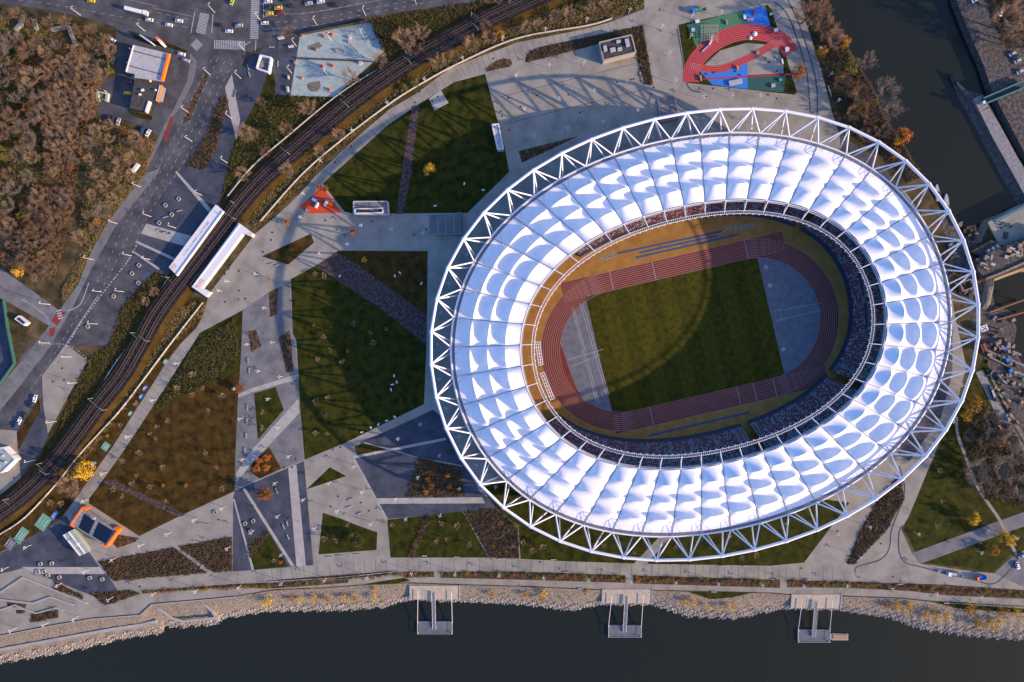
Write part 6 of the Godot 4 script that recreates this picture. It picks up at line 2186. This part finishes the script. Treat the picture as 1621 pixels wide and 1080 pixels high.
	var ur := RandomNumberGenerator.new()
	ur.seed = 99
	for i in 18:
		var d := Vector3(ur.randfn() * 0.42, absf(ur.randfn()) * 0.25 + 0.08, ur.randfn() * 0.4)
		leaf_quad(um, d, 0.2, ur)
	var umesh := mesh_of(um)
	var brown := [[0.1, 0.065, 0.03], [0.14, 0.09, 0.045], [0.07, 0.05, 0.02], [0.17, 0.11, 0.05]]
	var green := [[0.04, 0.045, 0.012], [0.06, 0.06, 0.016], [0.09, 0.075, 0.02], [0.11, 0.08, 0.03]]
	var mixed := [[0.07, 0.05, 0.028], [0.1, 0.065, 0.035], [0.06, 0.055, 0.02], [0.13, 0.085, 0.04], [0.08, 0.05, 0.035]]
	var gold := [[0.16, 0.12, 0.04], [0.2, 0.14, 0.045], [0.1, 0.085, 0.03], [0.24, 0.16, 0.06]]
	var zones := [
		["wood_undergrowth", "brown scrub covering the floor of the western wood", [[66, 86, 122, 86, 158, 118, 150, 184, 134, 200, 124, 268, 118, 300, 110, 345, 90, 430, 62, 440, 34, 400, 26, 345, 48, 300, 70, 276, 66, 150]], 5200, brown, 1.3],
		["dark_wood_undergrowth", "dark olive scrub in the western part of the wood", [[-30, 60, 60, 60, 64, 280, 40, 310, 20, 345, -30, 380]], 2600, green, 1.3],
		["clearing_grass", "tufted olive and ochre grass on the wood clearing and road side", [[-30, 14, 60, 26, 120, 38, 172, 56, 174, 84, 60, 84, -30, 60], [148, 190, 200, 200, 240, 222, 212, 275, 170, 335, 132, 395, 122, 380, 136, 280, 140, 200]], 3600, gold, 0.9],
		["verge_undergrowth", "ochre scrub along the road verge below the wood", [[228, 278, 245, 225, 236, 222, 205, 275, 165, 340, 130, 400, 98, 460, 100, 476, 122, 446, 138, 405, 164, 356]], 1500, gold, 1.0],
		["shrub_bed_cover", "dark mixed shrubs filling the planting beds", [[662, 724, 727, 740, 737, 786, 644, 787], [281, 865, 367, 850, 367, 904, 337, 906], [155, 889, 275, 867, 327, 907, 179, 920], [831, 99, 840, 81, 1017, 40, 1034, 134, 1019, 134, 1006, 84, 950, 69], [733, 810, 784, 805, 820, 834, 822, 884, 776, 883], [141, 940, 207, 934, 223, 940, 168, 958], [1352, 893, 1340, 893, 1362, 840, 1390, 790, 1425, 750, 1432, 790, 1404, 840], [352, 150, 362, 160, 352, 196, 340, 240, 322, 270, 296, 262, 322, 222, 338, 180], [86, 920, 132, 944, 130, 948, 84, 932], [48, 973, 92, 966, 92, 978, 48, 986], [674, 817, 683, 816, 655, 881, 645, 881], [392, 862, 420, 839, 426, 844, 396, 884]], 5200, mixed, 1.0],
		["trackside_undergrowth", "golden dry scrub on the banks beside the railway", [[1018, -20, 1018, 8, 966, 28, 930, 39, 820, 60, 709, 103, 612, 168, 495, 274, 442, 328, 405, 362, 392, 350, 440, 290, 560, 185, 640, 130, 726, 82, 806, 40, 870, 14], [320, 500, 328, 476, 312, 474, 280, 490, 240, 552, 205, 606, 165, 660, 128, 712, 100, 750, 110, 760, 140, 720, 200, 640, 270, 545]], 5200, gold, 1.0],
		["railway_verge_cover", "olive scrub on the verge between forecourt and railway", [[196, 480, 246, 430, 262, 440, 236, 482, 186, 570, 146, 626, 100, 690, 72, 726, 138, 572, 172, 546], [584, 30, 768, 0, 820, 0, 747, 26, 644, 84, 620, 94, 606, 82], [432, 150, 520, 156, 470, 200, 420, 240, 372, 284, 350, 322, 364, 250, 398, 190]], 3600, green, 1.0],
		["lawn_scrub", "dense green scrub on the upper part of the long lawn", [[310, 545, 330, 530, 372, 505, 378, 560, 340, 600, 290, 620, 246, 648, 268, 610]], 1500, green, 1.1],
		["shore_undergrowth", "rust brown scrub beneath the harbour shore trees", [[1262, -20, 1300, -20, 1320, 40, 1350, 90, 1382, 142, 1402, 192, 1426, 224, 1446, 258, 1460, 282, 1440, 290, 1400, 250, 1340, 205, 1318, 150, 1300, 100, 1278, 30]], 2600, mixed, 1.2],
		["east_undergrowth", "grey brown scrub under the trees of the eastern park", [[1560, 640, 1610, 690, 1640, 760, 1620, 800, 1560, 790, 1530, 720, 1525, 660]], 2200, brown, 1.1],
		["east_bank_cover", "rust leaf litter and scrub on the eastern bank", [[1560, -10, 1640, -10, 1640, 76, 1596, 76, 1576, 40]], 1200, mixed, 1.2]]
	for z in zones:
		var polys: Array = []
		var areas: Array = []
		var tot := 0.0
		for pl in z[2]:
			var pp := PackedVector2Array()
			for i in range(0, pl.size(), 2): pp.append(Vector2(pl[i], pl[i + 1]))
			polys.append(pp)
			var ar := 0.0
			for i in pp.size(): ar += pp[i].cross(pp[(i + 1) % pp.size()])
			areas.append(absf(ar))
			tot += absf(ar)
		var mm := MultiMesh.new()
		mm.transform_format = MultiMesh.TRANSFORM_3D
		mm.use_colors = true
		mm.mesh = umesh
		var xf: Array = []
		var cl: Array = []
		for pi in polys.size():
			var pp: PackedVector2Array = polys[pi]
			var bb := Rect2(pp[0], Vector2.ZERO)
			for q in pp: bb = bb.expand(q)
			var want := int(z[3] * areas[pi] / tot)
			var got := 0
			var guard := 0
			while got < want and guard < want * 12:
				guard += 1
				var q := Vector2(ur.randf_range(bb.position.x, bb.end.x), ur.randf_range(bb.position.y, bb.end.y))
				if not Geometry2D.is_point_in_polygon(q, pp): continue
				got += 1
				var s: float = z[5] * ur.randf_range(0.6, 1.5)
				xf.append(Transform3D(Basis(Vector3.UP, ur.randf() * TAU).scaled(Vector3(s, s, s)), G(q.x, q.y) + Vector3(0, 0.02, 0)))
				var c: Array = z[4][ur.randi_range(0, z[4].size() - 1)]
				var f := ur.randf_range(0.75, 1.25)
				cl.append(Color(c[0] * f, c[1] * f, c[2] * f))
		mm.instance_count = xf.size()
		for i in xf.size():
			mm.set_instance_transform(i, xf[i])
			mm.set_instance_color(i, cl[i])
		var mi := MultiMeshInstance3D.new()
		mi.multimesh = mm
		mi.material_override = M.tint
		put(self, mi, z[0])
		meta(mi, z[1], "undergrowth", "", "stuff")

# ------------------------------------------------------------------ benches, drains, signs
func build_small_things() -> void:
	var m := mb()
	add_box(m, Vector3(0, 0.45, 0), Vector3(3.2, 0.12, 0.6))
	var seat := mesh_of(m)
	m = mb()
	add_box(m, Vector3(0, 0.2, 0), Vector3(0.3, 0.4, 0.6))
	var leg := mesh_of(m)
	var benches := [[393, 571, 90, "on the paved strip"], [395, 587, 90, "on the paved strip"], [392, 645, 90, "on the paved strip"], [391, 667, 90, "on the paved strip"], [390, 690, 90, "on the paved strip"], [388, 713, 90, "on the paved strip"], [386, 735, 90, "on the paved strip"], [449, 834, 65, "on the dark plaza"], [456, 850, 65, "on the dark plaza"], [455, 829, 75, "on the dark plaza"], [438, 777, 70, "on the dark plaza"], [555, 791, -20, "on the concrete plaza"], [553, 803, -20, "on the concrete plaza"], [570, 813, -20, "on the concrete plaza"], [538, 880, 4, "along the triangular grass bed"], [522, 882, 4, "along the triangular grass bed"], [566, 878, 4, "along the triangular grass bed"], [723, 882, 0, "along the promenade lawn"], [793, 885, 0, "along the promenade lawn"], [672, 880, 0, "along the promenade lawn"], [896, 906, 0, "along the promenade lawn"], [1145, 896, 0, "along the promenade lawn"], [1181, 896, 0, "along the promenade lawn"], [1066, 894, 0, "along the promenade lawn"], [876, 886, 0, "along the promenade lawn"], [1225, 917, 0, "along the promenade lawn"], [1278, 918, 0, "along the promenade lawn"], [1425, 925, 0, "along the promenade lawn"], [318, 829, 4, "on the river square paving"], [328, 830, 4, "on the river square paving"], [310, 857, 12, "on the river square paving"], [236, 915, 4, "on the river square paving"], [320, 897, -50, "beside the shrub beds"], [252, 364, -10, "on the west forecourt"], [262, 368, -10, "on the west forecourt"], [284, 334, -15, "on the west forecourt"], [262, 344, -18, "on the west forecourt"], [421, 18, 10, "by the ball court gate"], [440, 101, 90, "by the ball court gate"], [430, 75, 0, "by the ball court gate"], [393, 107, 70, "by the ball court gate"], [395, 118, 70, "by the ball court gate"], [430, 418, -10, "by the triangular bed"], [440, 420, -10, "by the triangular bed"], [1014, 118, 80, "beside the event plaza bed"], [1017, 127, 80, "beside the event plaza bed"], [1312, 140, 75, "by the harbour shore"], [1315, 149, 75, "by the harbour shore"], [919, 932, 0, "on the lower path"], [1498, 955, 3, "on the lower path"], [1130, 937, 3, "on the lower path"]]
	for b in benches:
		var t := thing("bench", "long white bench " + b[3], "bench", G(b[0], b[1]) + Vector3(0, 0.03, 0), deg_to_rad(-b[2]), "white benches " + b[3])
		inst("seat", seat, M.concrete_light, t)
		for x in [-1.4, 1.4]: inst("leg", leg, M.tier, t).position = Vector3(x, 0, 0)
	# square planter frames on the forecourts
	m = mb()
	roof_rim(m, PackedVector3Array([Vector3(-0.85, 0, -0.85), Vector3(0.85, 0, -0.85), Vector3(0.85, 0, 0.85), Vector3(-0.85, 0, 0.85)]), 0.4, 0.0, 0.6)
	var frame := mesh_of(m)
	m = mb()
	add_box(m, Vector3(0, 0.2, 0), Vector3(1.5, 0.3, 1.5))
	var fill := mesh_of(m)
	var plants := [[283, 315, 0.8], [262, 325, 0.8], [272, 340, 0.8], [252, 353, 0.8], [220, 420, 0.8], [209, 433, 0.8], [219, 448, 0.8], [180, 469, 0.8], [139, 517, 0.8], [64, 893, 0.3], [82, 892, 0.3], [94, 914, 0.3], [142, 915, 0.3], [162, 917, 0.3], [341, 811, 0.6], [388, 829, 0.6], [401, 825, 0.6], [397, 841, 0.6], [70, 905, 0.3], [76, 911, 0.3], [60, 905, 0.3]]
	for p in plants:
		var where := "on the west forecourt" if p[1] < 600 else "on the river squares"
		var t := thing("planter", "square white framed planter " + where, "planter", G(p[0], p[1]) + Vector3(0, 0.03, 0), p[2], "planters " + where)
		inst("rim", frame, M.concrete_light, t)
		inst("soil", fill, M.soil, t)
	# round black drain covers
	m = mb()
	add_tube(m, Vector3.ZERO, Vector3(0, 0.12, 0), 0.55, 0.5, 10, true)
	var dot := mesh_of(m)
	var dots := [[850, 151], [900, 150], [824, 169], [918, 178], [963, 57], [977, 130], [999, 126], [1003, 125], [1031, 149], [1035, 138], [806, 206], [793, 176], [795, 184], [805, 155], [416, 399], [431, 368], [429, 380], [515, 349], [545, 372], [588, 350], [655, 372], [675, 363], [680, 337], [450, 740], [462, 740], [468, 727], [527, 712], [539, 708], [508, 678], [535, 786], [523, 802], [584, 809], [571, 796], [346, 823], [221, 929], [98, 583], [83, 604], [101, 602], [22, 757], [356, 434], [362, 426], [378, 429], [356, 478], [388, 473], [378, 460], [1118, 152], [1129, 140], [1216, 150], [1230, 156], [1326, 841], [1395, 861], [1414, 913], [1269, 900], [855, 890], [657, 162], [622, 147], [664, 145], [781, 93], [556, 232], [530, 257], [684, 160], [693, 153], [461, 476], [462, 608], [479, 657]]
	for d in dots:
		var o := inst("drain_cover", dot, M.dark)
		o.position = G(d[0], d[1]) + Vector3(0, 0.03, 0)
		meta(o, "small round black drain cover set in the paving", "drain cover", "drain covers in the paving")
	# dark slot windows in the pale wedges
	for d in [[262, 368, 8, 1.6, -0.2], [371, 148, 1.4, 6.0, -0.25]]:
		var t := thing("ground_skylight", "long dark ground skylight in a pale paving wedge " + ("by the bridge" if d[1] > 200 else "beside the road"), "skylight", G(d[0], d[1]), d[4])
		m = mb()
		add_box(m, Vector3(0, 0.15, 0), Vector3(d[2] * 0.7, 0.24, d[3] * 0.7))
		obj("glass", m, M.glass, t)
		m = mb()
		var hx: float = d[2] * 0.38
		var hz: float = d[3] * 0.38
		roof_rim(m, PackedVector3Array([Vector3(-hx, 0, -hz), Vector3(hx, 0, -hz), Vector3(hx, 0, hz), Vector3(-hx, 0, hz)]), 0.2, 0.0, 0.3)
		obj("frame", m, M.tier, t)
	# ruined concrete fences in the wood clearing
	for w in [["bent pale roofed shed wall in the wood clearing, westernmost", [22, 47, 30, 38, 35, 23]], ["short pale shed wall in the wood clearing, middle one", [51, 30, 56, 45]], ["angled pale shed wall in the wood clearing, nearest the petrol station", [79, 46, 106, 41, 118, 70]], ["white curved hut roof on the scrub below the petrol station", [208, 272, 218, 259]]]:
		m = mb()
		add_wall(m, GA(w[1], 2.2), 1.8, 0.0, 2.2)
		meta(obj("shed_wall", m, M.tier if w[1][0] < 200 else M.white), w[0], "shed")
	# gateway kiosks near the ball court
	for g in [[438, 20, 446, 60, "x"]]: pass
	for s in [[445, 60.5, 9, 3, "white"], [461, 74, 8, 2.4, "white"], [457, 123, 2, 5, "white"], [456, 142, 3, 8, "white"], [554, 60, 4, 4, "white"], [554, 67, 4, 3, "orange"], [571, 100, 5, 4, "white"]]:
		var t := thing("court_cabinet", "small " + s[4] + " cabinet around the ball court " + ("gate" if s[0] < 500 else "floor"), "cabinet", G(s[0], s[1]), 0.15, s[4] + " cabinets at the ball court " + ("gate" if s[0] < 500 else "floor"))
		m = mb()
		add_box(m, Vector3(0, 0.6, 0), Vector3(s[2] * S, 1.2, s[3] * S))
		obj("body", m, M[s[4]], t)
		m = mb()
		add_box(m, Vector3(0, 1.25, 0), Vector3(s[2] * S * 1.1, 0.1, s[3] * S * 1.1))
		obj("lid", m, M.roof_grey, t)
	for s in [[512, 57], [525, 55], [510, 105], [526, 104], [591, 62], [532, 80], [501, 79], [479, 56], [478, 124], [521, 142], [467, 99]]:
		m = mb()
		add_tube(m, Vector3.ZERO, Vector3(0, 0.9, 0), 1.0, 0.8, 9, true)
		add_tube(m, Vector3(0, 0.9, 0), Vector3(0, 1.2, 0), 0.4, 0.4, 6, true)
		var o := obj("play_block", m, M.bright_red if s[0] > 505 and s[0] < 530 else M.wood)
		o.position = G(s[0], s[1]) + Vector3(0, 0.05, 0)
		meta(o, ("small bright red block" if s[0] > 505 and s[0] < 530 else "small orange brown block") + " standing on the pale green ball court", "play block", ("red" if s[0] > 505 and s[0] < 530 else "brown") + " blocks on the ball court")
	# white loungers scattered on the dark lawn
	for s in [[624, 595], [628, 605], [621, 609], [619, 617], [538, 437], [625, 437], [633, 432], [667, 449], [689, 326], [735, 291], [765, 301], [625, 660], [612, 666], [599, 672], [587, 677], [573, 684]]:
		m = mb()
		add_box(m, Vector3(0, 0.3, 0), Vector3(1.7, 0.3, 0.8))
		add_box(m, Vector3(0.7, 0.6, 0), Vector3(0.3, 0.5, 0.8))
		var o := obj("lawn_lounger", m, M.white)
		o.position = G(s[0], s[1]) + Vector3(0, 0.03, 0)
		o.rotation.y = rng.randf() * TAU
		meta(o, "white lounger standing on or beside the shaded lawns", "lounger", "white loungers on the shaded lawns")
